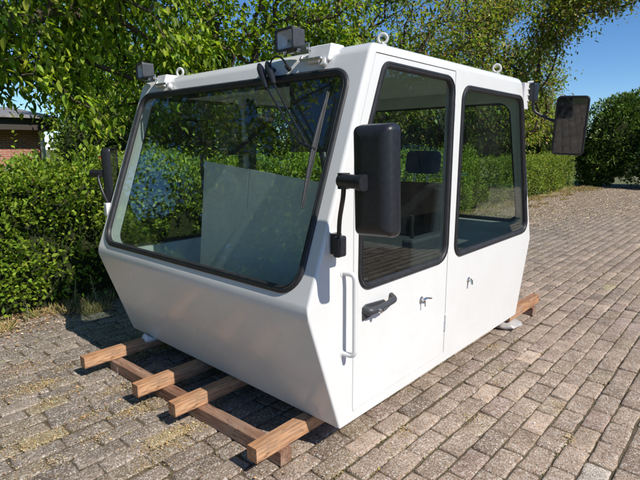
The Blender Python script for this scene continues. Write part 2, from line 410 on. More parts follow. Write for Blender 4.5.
PX0, PITCHX, PITCHY = 0.7525, 0.1135, 0.2290
OVR = [((-1.24, -0.75), (0.50, 0.40, 0.21), 0.13), ((-0.75, -0.27), (0.50, 0.41, 0.24), 0.13), ((0.926, 0.96), (0.62, 0.56, 0.48), 0.1),
       ((-1.56, -0.51), (0.42, 0.34, 0.2), 0.08), ((0.631, 3.157), (0.48, 0.36, 0.31), 0.12), ((0.769, 1.2), (0.40, 0.30, 0.21), 0.1), ((0.60, 0.86), (0.36, 0.26, 0.18), 0.12),
       ((0.25, 4.362), (0.48, 0.42, 0.22), 0.09)]
def make_paving():
    V = []; F = []; Cc = []
    rnd = random.Random(5)
    i0 = int((-3.34 - PX0) / PITCHX); i1 = int((8.9 - PX0) / PITCHX)
    for i in range(i0, i1):
        x = PX0 + (i + 0.5) * PITCHX
        off = (0.5 if i % 2 else 0.0) * PITCHY + rnd.uniform(-0.03, 0.03)
        lean = rnd.uniform(-0.002, 0.002)
        y = -5.8 + off
        while y < 19.2:
            ln = PITCHY + rnd.uniform(-0.006, 0.006)
            cy = y + ln / 2; y += ln
            dist = math.hypot(x - 1.34, cy + 1.39)
            cx = x + lean * 2 + 0.006 * math.sin(cy * 1.3 + i * 0.15)
            hw = PITCHX / 2 - rnd.uniform(0.0020, 0.0060); hl = ln / 2 - rnd.uniform(0.0018, 0.0065)
            a = rnd.gauss(0, 0.012); tz = rnd.gauss(0, 0.0018) + 0.004 * mnoise.noise(Vector((cx * 1.1, cy * 1.1, 3)))
            tx = rnd.gauss(0, 0.012); ty = rnd.gauss(0, 0.008)
            ca, sa = math.cos(a), math.sin(a)
            near = dist < 6.5
            if near:
                pts = []
                for (sx, sy) in ((-1, -1), (1, -1), (1, 1), (-1, 1)):
                    ch = rnd.uniform(0.003, 0.012)
                    pts += ([(sx * hw, sy * (hl - ch)), (sx * (hw - ch), sy * hl)] if sx * sy > 0 else [(sx * (hw - ch), sy * hl), (sx * hw, sy * (hl - ch))])
                    nx = [(0, -hl), (hw, 0), (0, hl), (-hw, 0)][len(pts) // 3 % 4] if False else None
                pts2 = []
                for k in range(8):
                    p, q = pts[k], pts[(k + 1) % 8]; pts2.append(p)
                    if math.hypot(p[0] - q[0], p[1] - q[1]) > 0.05:
                        m_ = 1 if math.hypot(p[0] - q[0], p[1] - q[1]) < 0.13 else 3
                        for t in range(1, m_ + 1): pts2.append((p[0] + (q[0] - p[0]) * t / (m_ + 1), p[1] + (q[1] - p[1]) * t / (m_ + 1)))
                pts2 = [(px + rnd.gauss(0, 0.0019), py + rnd.gauss(0, 0.0022)) for px, py in pts2]
                insets = ((0.0, -0.022), (0.0, -0.0075), (0.003, -0.0035), (0.008, -0.0010), (0.016, 0.0))
            else:
                pts2 = [(-hw, -hl), (hw, -hl), (hw, hl), (-hw, hl)]; insets = ((0.0, -0.02), (0.0, -0.005), (0.006, 0.0))
            n = len(pts2); b = len(V)
            g = mnoise.noise(Vector((cx * 0.35, cy * 0.35, 0)))
            mixv = min(1, max(0, (cx + 1.6) / 1.9 + 0.35 * g))
            grey = Vector((0.27, 0.222, 0.182)); pink = Vector((0.40, 0.298, 0.222))
            c = grey.lerp(pink, mixv) * (1 + rnd.gauss(0, 0.10)); t = rnd.random()
            if t < 0.10: c = c.lerp(Vector((0.32, 0.25, 0.15)), 0.45)
            elif t < 0.17: c = c.lerp(Vector((0.34, 0.23, 0.19)), 0.5)
            elif t < 0.25: c = c * 0.78
            elif t < 0.31: c = c * 1.3
            for (ox, oy), oc, rr in OVR:
                if abs(cx - ox) < PITCHX * 0.5 and abs(cy - oy) < PITCHY * 0.5: c = c.lerp(Vector(oc), 0.75)
            for (ins, z) in insets:
                for px, py in pts2:
                    qx = px * (1 - ins / hw); qy = py * (1 - ins / hl)
                    V.append((cx + qx * ca - qy * sa, cy + qx * sa + qy * ca, z + tz + qx * tx + qy * ty)); Cc.append((*c, 1))
            for r_ in range(len(insets) - 1):
                for k in range(n):
                    F.append((b + r_ * n + k, b + r_ * n + (k + 1) % n, b + (r_ + 1) * n + (k + 1) % n, b + (r_ + 1) * n + k))
            F.append(tuple(b + (len(insets) - 1) * n + k for k in range(n)))
    me = bpy.data.meshes.new('paving'); me.from_pydata(V, [], F); me.update()
    at = me.color_attributes.new('Col', 'FLOAT_COLOR', 'POINT'); at.data.foreach_set('color', np.array(Cc, dtype=np.float32).ravel())
    finish_mesh(me, 50)
    me.materials.append(M['paver']); o = bpy.data.objects.new('paving', me); col.objects.link(o); tag(o, kind='structure')
make_paving()

# ------------------------------------------------------------------ the cab
W_ = 1.98; YT, ZT, ZB, Z0, Y0 = 0.43, 1.9045, 0.7612, 0.146, 0.213
RT, RB, RZ, R0 = 2.1726, 2.5599, 0.7437, 2.3609
cab = empty('crane_cab', (-W_ / 2, 1.2, Z0), 'white crane driver cab with black rubber framed tinted windows, resting on timber beams', 'crane cab')
PROF = [(Y0, Z0), (R0, Z0), (RB, RZ), (RT, ZT), (YT, ZT), (0.0, ZB)]   # (y, z), CCW seen from +x
SL = math.hypot(YT, ZT - ZB)
FR_FRONT = Frame((0, 0, ZB), (1, 0, 0), (0, YT / SL, (ZT - ZB) / SL), (0, -(ZT - ZB) / SL, YT / SL))
FR_SIDE = Frame((0, 0, 0), (0, 1, 0), (0, 0, 1), (1, 0, 0))
FR_LEFT = Frame((-W_, 0, 0), (0, 1, 0), (0, 0, 1), (-1, 0, 0))
RSL = math.hypot(RB - RT, ZT - RZ)
FR_REAR = Frame((0, RB, RZ), (1, 0, 0), (0, -(RB - RT) / RSL, (ZT - RZ) / RSL), (0, (ZT - RZ) / RSL, (RB - RT) / RSL))
s_ = lambda z: (z - ZB) / ((ZT - ZB) / SL)
WS = [(-1.912, s_(0.818)), (-0.074, s_(0.824)), (-0.079, s_(1.792)), (-1.935, s_(1.806))]; WS_R = [0.12, 0.12, 0.10, 0.10]
WIN1 = [(0.345, 0.790), (1.179, 0.790), (1.179, 1.815), (0.512, 1.822), (0.350, 1.405)]; WIN1_R = [0.085, 0.10, 0.085, 0.065, 0.2]
DOOR = [(0.309, 0.205), (1.190, 0.209), (1.194, 1.848), (0.456, 1.852), (0.308, 1.430)]; DOOR_R = [0.006, 0.006, 0.006, 0.010, 0.12]
WIN2 = [(1.270, 0.792), (2.452, 0.800), (2.170, 1.782), (1.283, 1.784)]; WIN2_R = [0.085, 0.075, 0.085, 0.085]
LWIN1 = [(0.108, 0.745), (1.275, 0.745), (1.275, 1.800), (0.478, 1.800)]; LWIN1_R = [0.10, 0.09, 0.09, 0.09]
LWIN2 = [(1.385, 0.770), (2.440, 0.770), (2.160, 1.800), (1.385, 1.800)]
RW = [(-1.895, 0.112), (-0.085, 0.112), (-0.085, 1.075), (-1.895, 1.075)]; RW_R = 0.09

def bevel_hull():
    bm = bmesh.new(); wl = bm.edges.layers.float.new('bevel_weight_edge')
    A = [bm.verts.new((0, y, z)) for y, z in PROF]; B = [bm.verts.new((-W_, y, z)) for y, z in PROF]
    bm.faces.new(A); bm.faces.new(B[::-1])
    n = len(PROF)
    for i in range(n): bm.faces.new((A[i], B[i], B[(i + 1) % n], A[(i + 1) % n]))
    # edge i joins PROF[i] and PROF[i+1]
    side_w = [0.12, 0.30, 0.45, 0.60, 0.24, 0.16]     # bottom, rear low, rear up, roof, front up, front low
    side_w[5] = 0.16
    cross_w = [0.14, 0.14, 0.6, 1.0, 0.80, 0.55]     # across at each profile vertex
    bmesh.ops.recalc_face_normals(bm, faces=bm.faces[:])
    for e in bm.edges:
        for ring in (A, B):
            for i in range(n):
                if {e.verts[0], e.verts[1]} == {ring[i], ring[(i + 1) % n]}: e[wl] = side_w[i]
        for i in range(n):
            if {e.verts[0], e.verts[1]} == {A[i], B[i]}: e[wl] = cross_w[i]
    me = bpy.data.meshes.new('body'); bm.to_mesh(me); bm.free()
    o = bpy.data.objects.new('body', me); col.objects.link(o)
    md = o.modifiers.new('b', 'BEVEL'); md.limit_method = 'WEIGHT'; md.width = 0.07; md.segments = 6; md.offset_type = 'OFFSET'
    return o
body = bevel_hull()
inner = offset_poly(PROF, 0.045)
cutters = [prism_obj(Frame((-0.045, 0, 0), (0, 1, 0), (0, 0, 1), (-1, 0, 0)), inner, 0, W_ - 0.09),
           prism_obj(FR_FRONT, rpoly(WS, WS_R), -0.12, 0.08),
           prism_obj(FR_SIDE, rpoly(DOOR, DOOR_R, -0.0042), -0.10, 0.08),
           prism_obj(FR_SIDE, rpoly(WIN2, WIN2_R), -0.10, 0.08),
           prism_obj(FR_LEFT, rpoly(LWIN1, LWIN1_R), -0.10, 0.08),
           prism_obj(FR_LEFT, rpoly(LWIN2, WIN2_R), -0.10, 0.08),
           prism_obj(FR_REAR, rpoly(RW, RW_R), -0.12, 0.08)]
for c in cutters:
    md = body.modifiers.new('cut', 'BOOLEAN'); md.operation = 'DIFFERENCE'; md.solver = 'EXACT'; md.object = c
bpy.context.view_layer.update()
dg = bpy.context.evaluated_depsgraph_get()
me2 = bpy.data.meshes.new_from_object(body.evaluated_get(dg))
body.modifiers.clear(); body.data = me2; me2.name = 'body'
for c in cutters: bpy.data.objects.remove(c, do_unlink=True)
me2.materials.clear(); me2.materials.append(M['paint']); me2.materials.append(M['interior'])
finish_mesh(me2, 24)
for p in me2.polygons:      # inner faces carry the lining
    c = p.center
    ins = (-W_ + 0.040 < c.x < -0.040)
    if ins:
        q = inner; ok = True
        for i in range(len(q)):
            a, b = q[i], q[(i + 1) % len(q)]; e = (b - a).normalized()
            if (-(e.y) * (c.y - a.x) + e.x * (c.z - a.y)) < -0.003: ok = False; break
        if ok: p.material_index = 1
    if p.material_index == 1: p.use_smooth = False
parent_to(body, cab)
md = body.modifiers.new('wn', 'WEIGHTED_NORMAL'); md.keep_sharp = True

# door --------------------------------------------------------------
bm = bmesh.new()
seg = 8
loft(bm, FR_SIDE, [(rpoly(DOOR, DOOR_R, 0.0), -0.030), (rpoly(DOOR, DOOR_R, 0.0), -0.002), (rpoly(DOOR, DOOR_R, 0.0022), 0.0005),
                   (rpoly(WIN1, WIN1_R, 0.0), 0.0005), (rpoly(WIN1, WIN1_R, 0.0), -0.030)], True)
door = obj('door', bm, M['paint'], cab, 30)
bm = bmesh.new()
loft(bm, FR_SIDE, [(rpoly(DOOR, DOOR_R, -0.022), -0.034), (rpoly(DOOR, DOOR_R, 0.018), -0.034), (rpoly(DOOR, DOOR_R, 0.018), -0.044), (rpoly(DOOR, DOOR_R, -0.022), -0.0449)], True)
obj('door_frame', bm, M['paint'], cab)
def window(name, fr, c, r, glass, parent, wdt=0.030):
    bm = bmesh.new(); slab(bm, fr, c, r, -0.012, -0.006, 0.001, 0.012)
    g = obj(name, bm, glass, parent, wn=False)
    bm = bmesh.new(); gasket(bm, fr, c, r, wdt)
    obj('rubber_seal', bm, M['rubber'], g, 50, wn=False)
    bm = bmesh.new(); d = -0.006 + wdt
    S = [(-0.006 + wdt * 0.475, 0.0068), (-0.006 + wdt * 0.50, 0.0088), (-0.006 + wdt * 0.57, 0.0088), (-0.006 + wdt * 0.595, 0.0068)]
    loft(bm, fr, [(rpoly(c, r, a), h) for a, h in S], True)
    obj('filler_strip', bm, M['rubber_grey'], g, 50, wn=False)
    return g
window('door_window', FR_SIDE, WIN1, WIN1_R, M['glass'], door)
window('side_window', FR_SIDE, WIN2, WIN2_R, M['glass'], cab)
window('side_window', FR_LEFT, LWIN1, LWIN1_R, M['glass'], cab)
window('side_window', FR_LEFT, LWIN2, WIN2_R, M['glass'], cab)
window('rear_window', FR_REAR, RW, RW_R, M['glass'], cab)
window('windscreen', FR_FRONT, WS, WS_R, M['glass_front'], cab, 0.036)

# drip lip below the door
bm = bmesh.new(); add_box(bm, (0.0006, 0.312, 0.1995), (0.0046, 1.186, 0.2035), 0.0015)
obj('door_sill_lip', bm, M['paint'], cab)

# door handle: flat base with a lock barrel rising into a finger grip
def make_handle():
    bm = bmesh.new()
    # base plate (y along, z up), tapered, then the paddle
    base = [(0.372, 0.640), (0.455, 0.652), (0.540, 0.675), (0.556, 0.694), (0.540, 0.706), (0.395, 0.716), (0.372, 0.706)]
    slab(bm, FR_SIDE, base, 0.006, 0.001, 0.012, 0.003)
    grip = [(0.376, 0.664), (0.470, 0.668), (0.600, 0.690), (0.622, 0.705), (0.615, 0.722), (0.588, 0.722), (0.500, 0.706), (0.412, 0.716), (0.376, 0.712)]
    path = arc_pts([(0.006, 0.390, 0.688), (0.032, 0.395, 0.686), (0.040, 0.470, 0.687), (0.042, 0.590, 0.703), (0.004, 0.606, 0.715)], 0.022, 6)
    rads = [0.021 + (0.0125 - 0.021) * i / (len(path) - 1) for i in range(len(path))]
    add_tube(bm, path, rads, 12)
    h = obj('door_handle', bm, M['handle'], door, 45)
    bm = bmesh.new(); add_tube(bm, [(0.048, 0.444, 0.682), (0.062, 0.444, 0.682)], 0.0105, 16)
    obj('lock_barrel', bm, M['chrome'], h)
    bm = bmesh.new(); add_tube(bm, [(0.052, 0.470, 0.680), (0.054, 0.520, 0.685)], [0.006, 0.003], 8)
    obj('release_button', bm, M['rubber_grey'], h)
make_handle()
def t_lock(y, z, parent, key):
    bm = bmesh.new(); add_tube(bm, [(0.0, y, z), (0.006, y, z)], 0.017, 20); add_tube(bm, [(0.006, y, z), (0.022, y, z)], 0.010, 16)
    if key:
        add_tube(bm, arc_pts([(0.024, y - 0.012, z + 0.004), (0.030, y + 0.012, z + 0.010), (0.036, y + 0.055, z + 0.000)], 0.01), [0.006] * 7 + [0.0045], 8)
        add_tube(bm, [(0.026, y, z), (0.028, y + 0.002, z - 0.036)], 0.004, 8)
    else:
        add_tube(bm, [(0.022, y, z), (0.030, y - 0.004, z - 0.028)], [0.010, 0.007], 8)
    obj('lock_lever' if key else 'lock', bm, M['chrome'], parent)
t_lock(0.905, 0.618, door, True)
t_lock(1.479, 0.612, cab, False)
def hinge(z):
    bm = bmesh.new()
    add_tube(bm, [(0.006, 1.192, z - 0.048), (0.006, 1.192, z - 0.002)], 0.0095, 12); add_tube(bm, [(0.006, 1.192, z + 0.002), (0.006, 1.192, z + 0.048)], 0.008, 12)
    obj('hinge', bm, M['paint'], door)
    
hinge(0.405); hinge(1.63)
# grab handle
bm = bmesh.new()
add_tube(bm, arc_pts([(0.0, 0.236, 0.900), (0.060, 0.243, 0.900), (0.062, 0.243, 0.520), (0.0, 0.232, 0.522)], 0.05, 8), 0.0125, 14)
gh = obj('grab_handle', bm, M['paint'], cab, 50)
for z in (0.90, 0.522):
    bm = bmesh.new(); add_tube(bm, [(0.0, 0.234, z), (0.003, 0.234, z)], 0.019, 16); obj('flange', bm, M['paint'], gh)

# lifting eyes
def ring_bolt(x, y, big=1.0, mt='paint', rot=0.0):
    bm = bmesh.new()
    add_tube(bm, [(x, y, ZT - 0.004), (x, y, ZT + 0.010)], 0.024 * big, 18); add_tube(bm, [(x, y, ZT + 0.01), (x, y, ZT + 0.022)], 0.012 * big, 12)
    c = Vector((x, y, ZT + 0.045 * big)); a = Vector((math.cos(rot), math.sin(rot), 0))
    add_tube(bm, [c + (a * math.cos(t) + Vector((0, 0, 1)) * math.sin(t)) * 0.026 * big for t in [2 * PI * k / 22 for k in range(22)]], 0.0085 * big, 10, True)
    obj('lifting_eye', bm, M['eye'], cab, 50)
ring_bolt(-0.070, 0.600, 0.82, rot=0.6); ring_bolt(-0.075, 1.90, 0.95, rot=0.6); ring_bolt(-1.72, 0.56, 1.0, rot=0.3); ring_bolt(-1.90, 1.98, 1.0, rot=0.6)

# work lamps --------------------------------------------------------
def work_lamp(cx, cy, cz, yaw, tilt, bx):
    T = Matrix.Translation((cx, cy, cz)) @ Matrix.Rotation(yaw, 4, 'Z') @ Matrix.Rotation(tilt, 4, 'X')
    FL = Frame(T @ Vector((0, 0, 0)), T.to_3x3() @ Vector((1, 0, 0)), T.to_3x3() @ Vector((0, 0, 1)), T.to_3x3() @ Vector((0, -1, 0)))
    Wl, Hl = 0.072, 0.051
    c = [(-Wl, -Hl), (Wl, -Hl), (Wl, Hl), (-Wl, Hl)]
    bm = bmesh.new()
    loft(bm, FL, [(rpoly(c, 0.016, 0.020), -0.075), (rpoly(c, 0.016, 0.006), -0.070), (rpoly(c, 0.016, 0.001), -0.010), (rpoly(c, 0.016, -0.002), -0.008), (rpoly(c, 0.016, -0.002), 0.006),
                  (rpoly(c, 0.016, 0.001), 0.009), (rpoly(c, 0.016, 0.0065), 0.009), (rpoly(c, 0.016, 0.008), 0.003), (rpoly(c, 0.016, 0.009), -0.060)], False, True, True)
    h = obj('work_lamp', bm, M['grey_plastic'], cab, 40)
    bm = bmesh.new(); slab(bm, FL, c, 0.014, 0.003, 0.006, 0.001, 0.008); obj('lens', bm, M['lens'], h, wn=False)
    bm = bmesh.new(); R = []
    for k in range(9):                                     # parabolic dish
        t = k / 8; R.append((rpoly(c, 0.02, 0.010 + 0.040 * t), -0.002 - 0.042 * (1 - (1 - t) ** 2)))
    loft(bm, FL, R, False, False, True); obj('reflector', bm, M['reflector'], h, 60, wn=False)
    bm = bmesh.new(); add_tube(bm, [FL((0, -0.005), -0.05), FL((0, -0.005), -0.022)], [0.012, 0.009], 10); obj('bulb', bm, M['chrome'], h)
    # bracket: angle plate to the right of the lamp with bolt
    bm = bmesh.new()
    add_box(bm, (cx + 0.030, cy + 0.030, cz - 0.075), (cx + 0.130, cy + 0.036, cz - 0.030), 0.001)
    add_box(bm, (cx + 0.085, cy + 0.036, cz - 0.060), (cx + 0.130, cy + 0.085, cz - 0.054), 0.001)
    add_box(bm, (cx - 0.012, cy + 0.020, cz - 0.062), (cx + 0.060, cy + 0.045, cz - 0.048), 0.002)
    add_tube(bm, [(cx + 0.055, cy + 0.020, cz - 0.045), (cx + 0.055, cy + 0.046, cz - 0.045)], 0.012, 6)
    add_tube(bm, [(cx + 0.115, cy + 0.022, cz - 0.052), (cx + 0.115, cy + 0.046, cz - 0.052)], 0.009, 6)
    obj('bracket', bm, M['steel'], h)
    return h
work_lamp(-0.468, 0.352, 1.957, -0.10, 0.03, 0)
work_lamp(-1.872, 0.352, 1.952, -0.20, 0.03, 0)
# lamp plinths welded to the roof edge
def plinth(x0, x1, z1):
    bm = bmesh.new(); c = [(0.375, 1.825), (0.50, 1.895), (0.50, z1), (0.405, z1)]
    loft(bm, Frame((x0, 0, 0), (0, 1, 0), (0, 0, 1), (1, 0, 0)), [(rpoly(c, 0.01, 0.004), 0), (rpoly(c, 0.01, 0), 0.004), (rpoly(c, 0.01, 0), x1 - x0 - 0.004), (rpoly(c, 0.01, 0.004), x1 - x0)], False, True, True)
    obj('lamp_plinth', bm, M['paint'], cab)
plinth(-0.352, -0.215, 1.916); plinth(-1.75, -1.64, 1.915)
# bent pipe stubs above the windscreen and cable loop
for x0, x1 in ((-0.375, -0.255), (-1.70, -1.585)):
    bm = bmesh.new()
    add_tube(bm, arc_pts([(x0, 0.375, 1.868), (x0, 0.360, 1.850), (x1 + 0.02, 0.358, 1.848), (x1, 0.375, 1.830), (x1, 0.395, 1.815)], 0.02, 5), 0.0075, 10)
    p = obj('cable_gland', bm, M['steel'], cab, 50)
    bm = bmesh.new(); add_tube(bm, [(x1 + 0.006, 0.372, 1.838), (x1 + 0.006, 0.396, 1.830)], 0.020, 12); obj('nut', bm, M['paint'], p)
bm = bmesh.new()
add_tube(bm, arc_pts([(-0.585, 0.385, 1.800), (-0.583, 0.350, 1.835), (-0.550, 0.335, 1.872), (-0.506, 0.335, 1.888), (-0.474, 0.345, 1.866), (-0.470, 0.37, 1.830)], 0.03, 6), 0.0045, 8)
add_tube(bm, [(-0.470, 0.360, 1.836), (-0.470, 0.385, 1.820)], 0.011, 10)
obj('cable', bm, M['rubber'], cab, 50)

# wiper -------------------------------------------------------------
def fo(x, s, h): return FR_FRONT((x, s), h)
bm = bmesh.new()
def pod(xa, za, xb, zb):
    a = fo(xa, s_(za), 0.050); b = fo(xb, s_(zb), 0.058); n = 7
    pts = [a.lerp(b, k / (n - 1)) for k in range(n)]
    add_tube(bm, pts, [0.010, 0.019, 0.020, 0.018, 0.016, 0.0145, 0.011], 12)
    add_tube(bm, [fo(xa + 0.012, s_(za) - 0.02, 0.0), fo(xa + 0.012, s_(za) - 0.02, 0.05)], 0.011, 10)
pod(-0.672, 1.846, -0.553, 1.712); pod(-0.612, 1.850, -0.505, 1.728)
wp = obj('wiper', bm, M['plastic'], cab, 50)
for xa, za, xb, zb in ((-0.553, 1.716, -0.240, 1.450), (-0.507, 1.730, -0.185, 1.432)):
    bm = bmesh.new(); a = fo(xa, s_(za), 0.058); b = fo(xb, s_(zb), 0.045)
    add_tube(bm, [a, a.lerp(b, 0.5) + FR_FRONT.n * 0.006, b], 0.0052, 8)
    obj('wiper_arm', bm, M['plastic'], wp, 50)
bm = bmesh.new()
a, b = fo(-0.240, s_(1.452), 0.046), fo(-0.165, s_(1.428), 0.040)
add_tube(bm, [a, a.lerp(b, 0.5), b], [0.011, 0.010, 0.010], 10)
for p in (a, a.lerp(b, 0.45), b): add_tube(bm, [p - FR_FRONT.n * 0.012, p + FR_FRONT.n * 0.014], 0.010, 10)
obj('wiper_link', bm, M['plastic'], wp, 50)
bm = bmesh.new()
a, b = fo(-0.168, s_(1.682), 0.026), fo(-0.155, s_(1.174), 0.026); n = 13
pts = [a.lerp(b, k / (n - 1)) + FR_FRONT.n * (0.002 * math.sin(PI * k / (n - 1))) for k in range(n)]
add_tube(bm, pts, [0.003] + [0.0052] * (n - 2) + [0.003], 8)
for k in (3, 9): add_tube(bm, [pts[k - 2], pts[k] + FR_FRONT.n * 0.007, pts[k + 2]], 0.0055, 8)
add_tube(bm, [pts[3] + FR_FRONT.n * 0.007, pts[6] + FR_FRONT.n * 0.013, pts[9] + FR_FRONT.n * 0.007], 0.0065, 8)
wb = obj('wiper_blade', bm, M['blade'], wp, 50)
bm = bmesh.new(); fb = [fo(-0.168, s_(1.682), 0.016), fo(-0.155, s_(1.174), 0.016)]
add_tube(bm, [fb[0].lerp(fb[1], k / 6) for k in range(7)], 0.0035, 6); obj('wiper_rubber', bm, M['rubber'], wb)

# mirrors -----------------------------------------------------------
def mirror_head(cx, cy, cz, wx, hz, yaw, lean, back_sign, name='mirror', nod=0.0):
    """housing whose glass faces back_sign*y in its own frame"""
    T = Matrix.Translation((cx, cy, cz)) @ Matrix.Rotation(yaw, 4, 'Z') @ Matrix.Rotation(lean, 4, 'Y') @ Matrix.Rotation(nod, 4, 'X')
    R3 = T.to_3x3(); F_ = Frame((cx, cy, cz), R3 @ Vector((1 * -back_sign, 0, 0)), R3 @ Vector((0, 0, 1)), R3 @ Vector((0, back_sign, 0)))
    c = [(-wx, -hz), (wx, -hz), (wx, hz), (-wx, hz)]; r = 0.030
    bm = bmesh.new()
    def dome(d, h): return (rpoly(c, r, d), h)
    loft(bm, F_, [dome(0.055, -0.050), dome(0.035, -0.048), dome(0.016, -0.040), dome(0.006, -0.028), dome(0.0, 0.0), dome(0.0, 0.018), dome(0.004, 0.024), dome(0.010, 0.024), dome(0.012, 0.016)], False, True, True)
    h = obj(name, bm, M['plastic'], cab, 45)
    bm = bmesh.new(); slab(bm, F_, c, 0.024, 0.0162, 0.0185, 0.0008, 0.0125); obj('mirror_glass', bm, M['mirror'], h, wn=False)
    return h
# near door mirror: back towards the viewer
mh = mirror_head(0.268, 0.105, 1.322, 0.088, 0.208, 0.10, -0.03, 1)
bm = bmesh.new()
add_tube(bm, [(0.135, 0.055, 1.321), (0.260, 0.040, 1.319)], 0.027, 18); add_tube(bm, [(0.238, 0.040, 1.319), (0.262, 0.038, 1.319)], 0.031, 18)
add_tube(bm, [(0.145, 0.060, 1.290), (0.145, 0.060, 1.350)], 0.024, 14)
obj('clamp', bm, M['plastic'], mh, 40)
bm = bmesh.new()
add_tube(bm, arc_pts([(0.045, 0.150, 1.060), (0.060, 0.135, 1.150), (0.140, 0.066, 1.270), (0.145, 0.060, 1.345)], 0.05, 6), 0.0095, 12)
obj('mirror_arm', bm, M['plastic'], mh, 50)
bm = bmesh.new(); add_box(bm, (0.001, 0.140, 1.000), (0.030, 0.190, 1.090), 0.006); add_box(bm, (0.028, 0.128, 0.992), (0.062, 0.185, 1.082), 0.010, seg=3)
obj('mirror_bracket', bm, M['plastic'], mh)
bm = bmesh.new(); add_box(bm, (-0.002, 0.128, 0.995), (0.006, 0.205, 1.095), 0.003); obj('mount_pad', bm, M['paint'], mh)
# far rear-corner mirror: glass towards the viewer
mh = mirror_head(0.283, 2.335, 1.580, 0.102, 0.200, 0.16, 0.05, -1, nod=0.14)
bm = bmesh.new(); add_tube(bm, arc_pts([(0.030, 2.30, 1.82), (0.032, 2.31, 1.690), (0.110, 2.35, 1.640), (0.200, 2.375, 1.600)], 0.03, 6), 0.0095, 12)
obj('mirror_arm', bm, M['plastic'], mh, 50)
bm = bmesh.new(); add_box(bm, (0.006, 2.275, 1.755), (0.052, 2.345, 1.880), 0.012, seg=3); obj('mirror_bracket', bm, M['plastic'], mh)
bm = bmesh.new()
add_box(bm, (-0.030, 2.205, 1.700), (0.004, 2.290, 1.880), 0.006)
add_tube(bm, [(-0.01, 2.285, 1.885), (0.026, 2.300, 1.888)], 0.010, 10)
for z in (1.84, 1.80, 1.76): add_tube(bm, [(0.0, 2.268, z), (0.012, 2.268, z)], 0.007, 8)
obj('mount_pad', bm, M['paint'], mh)
# left-side mirror, mostly behind the pillar
mh = mirror_head(-2.120, 0.215, 1.245, 0.085, 0.205, -0.75, 0.03, 1)
bm = bmesh.new(); add_tube(bm, arc_pts([(-W_ - 0.03, 0.13, 1.04), (-W_ - 0.06, 0.10, 1.15), (-2.10, 0.10, 1.26), (-2.13, 0.17, 1.27)], 0.04, 6), 0.010, 12)
add_tube(bm, [(-2.20, 0.11, 1.27), (-2.10, 0.14, 1.27)], 0.028, 14)
obj('mirror_arm', bm, M['plastic'], mh, 50)
bm = bmesh.new(); add_box(bm, (-W_ - 0.045, 0.09, 0.985), (-W_ + 0.002, 0.16, 1.075), 0.008); obj('mirror_bracket', bm, M['paint'], mh)

# interior ----------------------------------------------------------
bm = bmesh.new(); add_box(bm, (-1.90, 0.30, 0.195), (-0.08, 2.28, 0.215), 0.004); obj('floor_mat', bm, M['floor_mat'], cab)
bm = bmesh.new()
add_box(bm, (-1.80, 0.12, 0.50), (-0.10, 0.28, 0.64), 0.02); obj('dashboard', bm, M['dark_lining'], cab)
# seat
bm = bmesh.new(); add_box(bm, (-0.98, 1.45, 0.60), (-0.46, 1.98, 0.74), 0.045, seg=4); seat = obj('driver_seat', bm, M['fabric'], cab)
Tb = Matrix.Translation((-0.72, 1.99, 0.70)) @ Matrix.Rotation(-0.16, 4, 'X')
bm = bmesh.new(); add_box(bm, (-0.24, -0.06, 0.0), (0.24, 0.07, 0.47), 0.05, Tb, 4)
add_box(bm, (-0.235, -0.10, 0.02), (-0.165, -0.02, 0.43), 0.025, Tb, 3); add_box(bm, (0.165, -0.10, 0.02), (0.235, -0.02, 0.43), 0.025, Tb, 3)
obj('backrest', bm, M['fabric'], seat)
bm = bmesh.new(); add_box(bm, (-0.145, -0.045, 0.54), (0.145, 0.055, 0.72), 0.04, Tb, 4); obj('headrest', bm, M['fabric'], seat)
for s in (-1, 1):
    bm = bmesh.new(); add_tube(bm, [Tb @ Vector((s * 0.06, 0.0, 0.44)), Tb @ Vector((s * 0.06, 0.0, 0.57))], 0.007, 8)
    obj('headrest_post', bm, M['steel'], seat)
bm = bmesh.new(); add_box(bm, (-0.92, 1.50, 0.215), (-0.52, 1.92, 0.42), 0.02); add_box(bm, (-0.86, 1.55, 0.42), (-0.58, 1.86, 0.60), 0.03); obj('seat_base', bm, M['dark_lining'], seat)
for s in (-1, 1):
    bm = bmesh.new(); add_box(bm, (-0.72 + s * 0.31 - 0.05, 1.40, 0.40), (-0.72 + s * 0.31 + 0.05, 1.90, 0.83), 0.025, seg=3)
    con = obj('control_console', bm, M['dark_lining'], cab)
    bm = bmesh.new(); p0 = Vector((-0.72 + s * 0.31, 1.47, 0.82)); add_tube(bm, [p0, p0 + Vector((0, -0.02, 0.08)), p0 + Vector((0, -0.02, 0.17))], [0.010, 0.014, 0.020], 10); obj('joystick', bm, M['plastic'], con)
# steering column with wheel
bm = bmesh.new(); add_tube(bm, [(-0.72, 0.62, 0.215), (-0.72, 0.78, 0.66)], [0.05, 0.035], 12); stc = obj('steering_column', bm, M['dark_lining'], cab)
bm = bmesh.new(); cc = Vector((-0.72, 0.86, 0.78)); e1 = Vector((1, 0, 0)); e2 = Vector((0, 0.86, 0.5)).normalized()
add_tube(bm, [cc + (e1 * math.cos(t) + e2 * math.sin(t)) * 0.19 for t in [2 * PI * k / 32 for k in range(32)]], 0.013, 8, True)
for t in (0.4, PI - 0.4, 1.5 * PI): add_tube(bm, [cc, cc + (e1 * math.cos(t) + e2 * math.sin(t)) * 0.19], 0.011, 8)
add_tube(bm, [Vector((-0.72, 0.78, 0.66)), cc], 0.03, 12)
obj('steering_wheel', bm, M['plastic'], stc, 50)
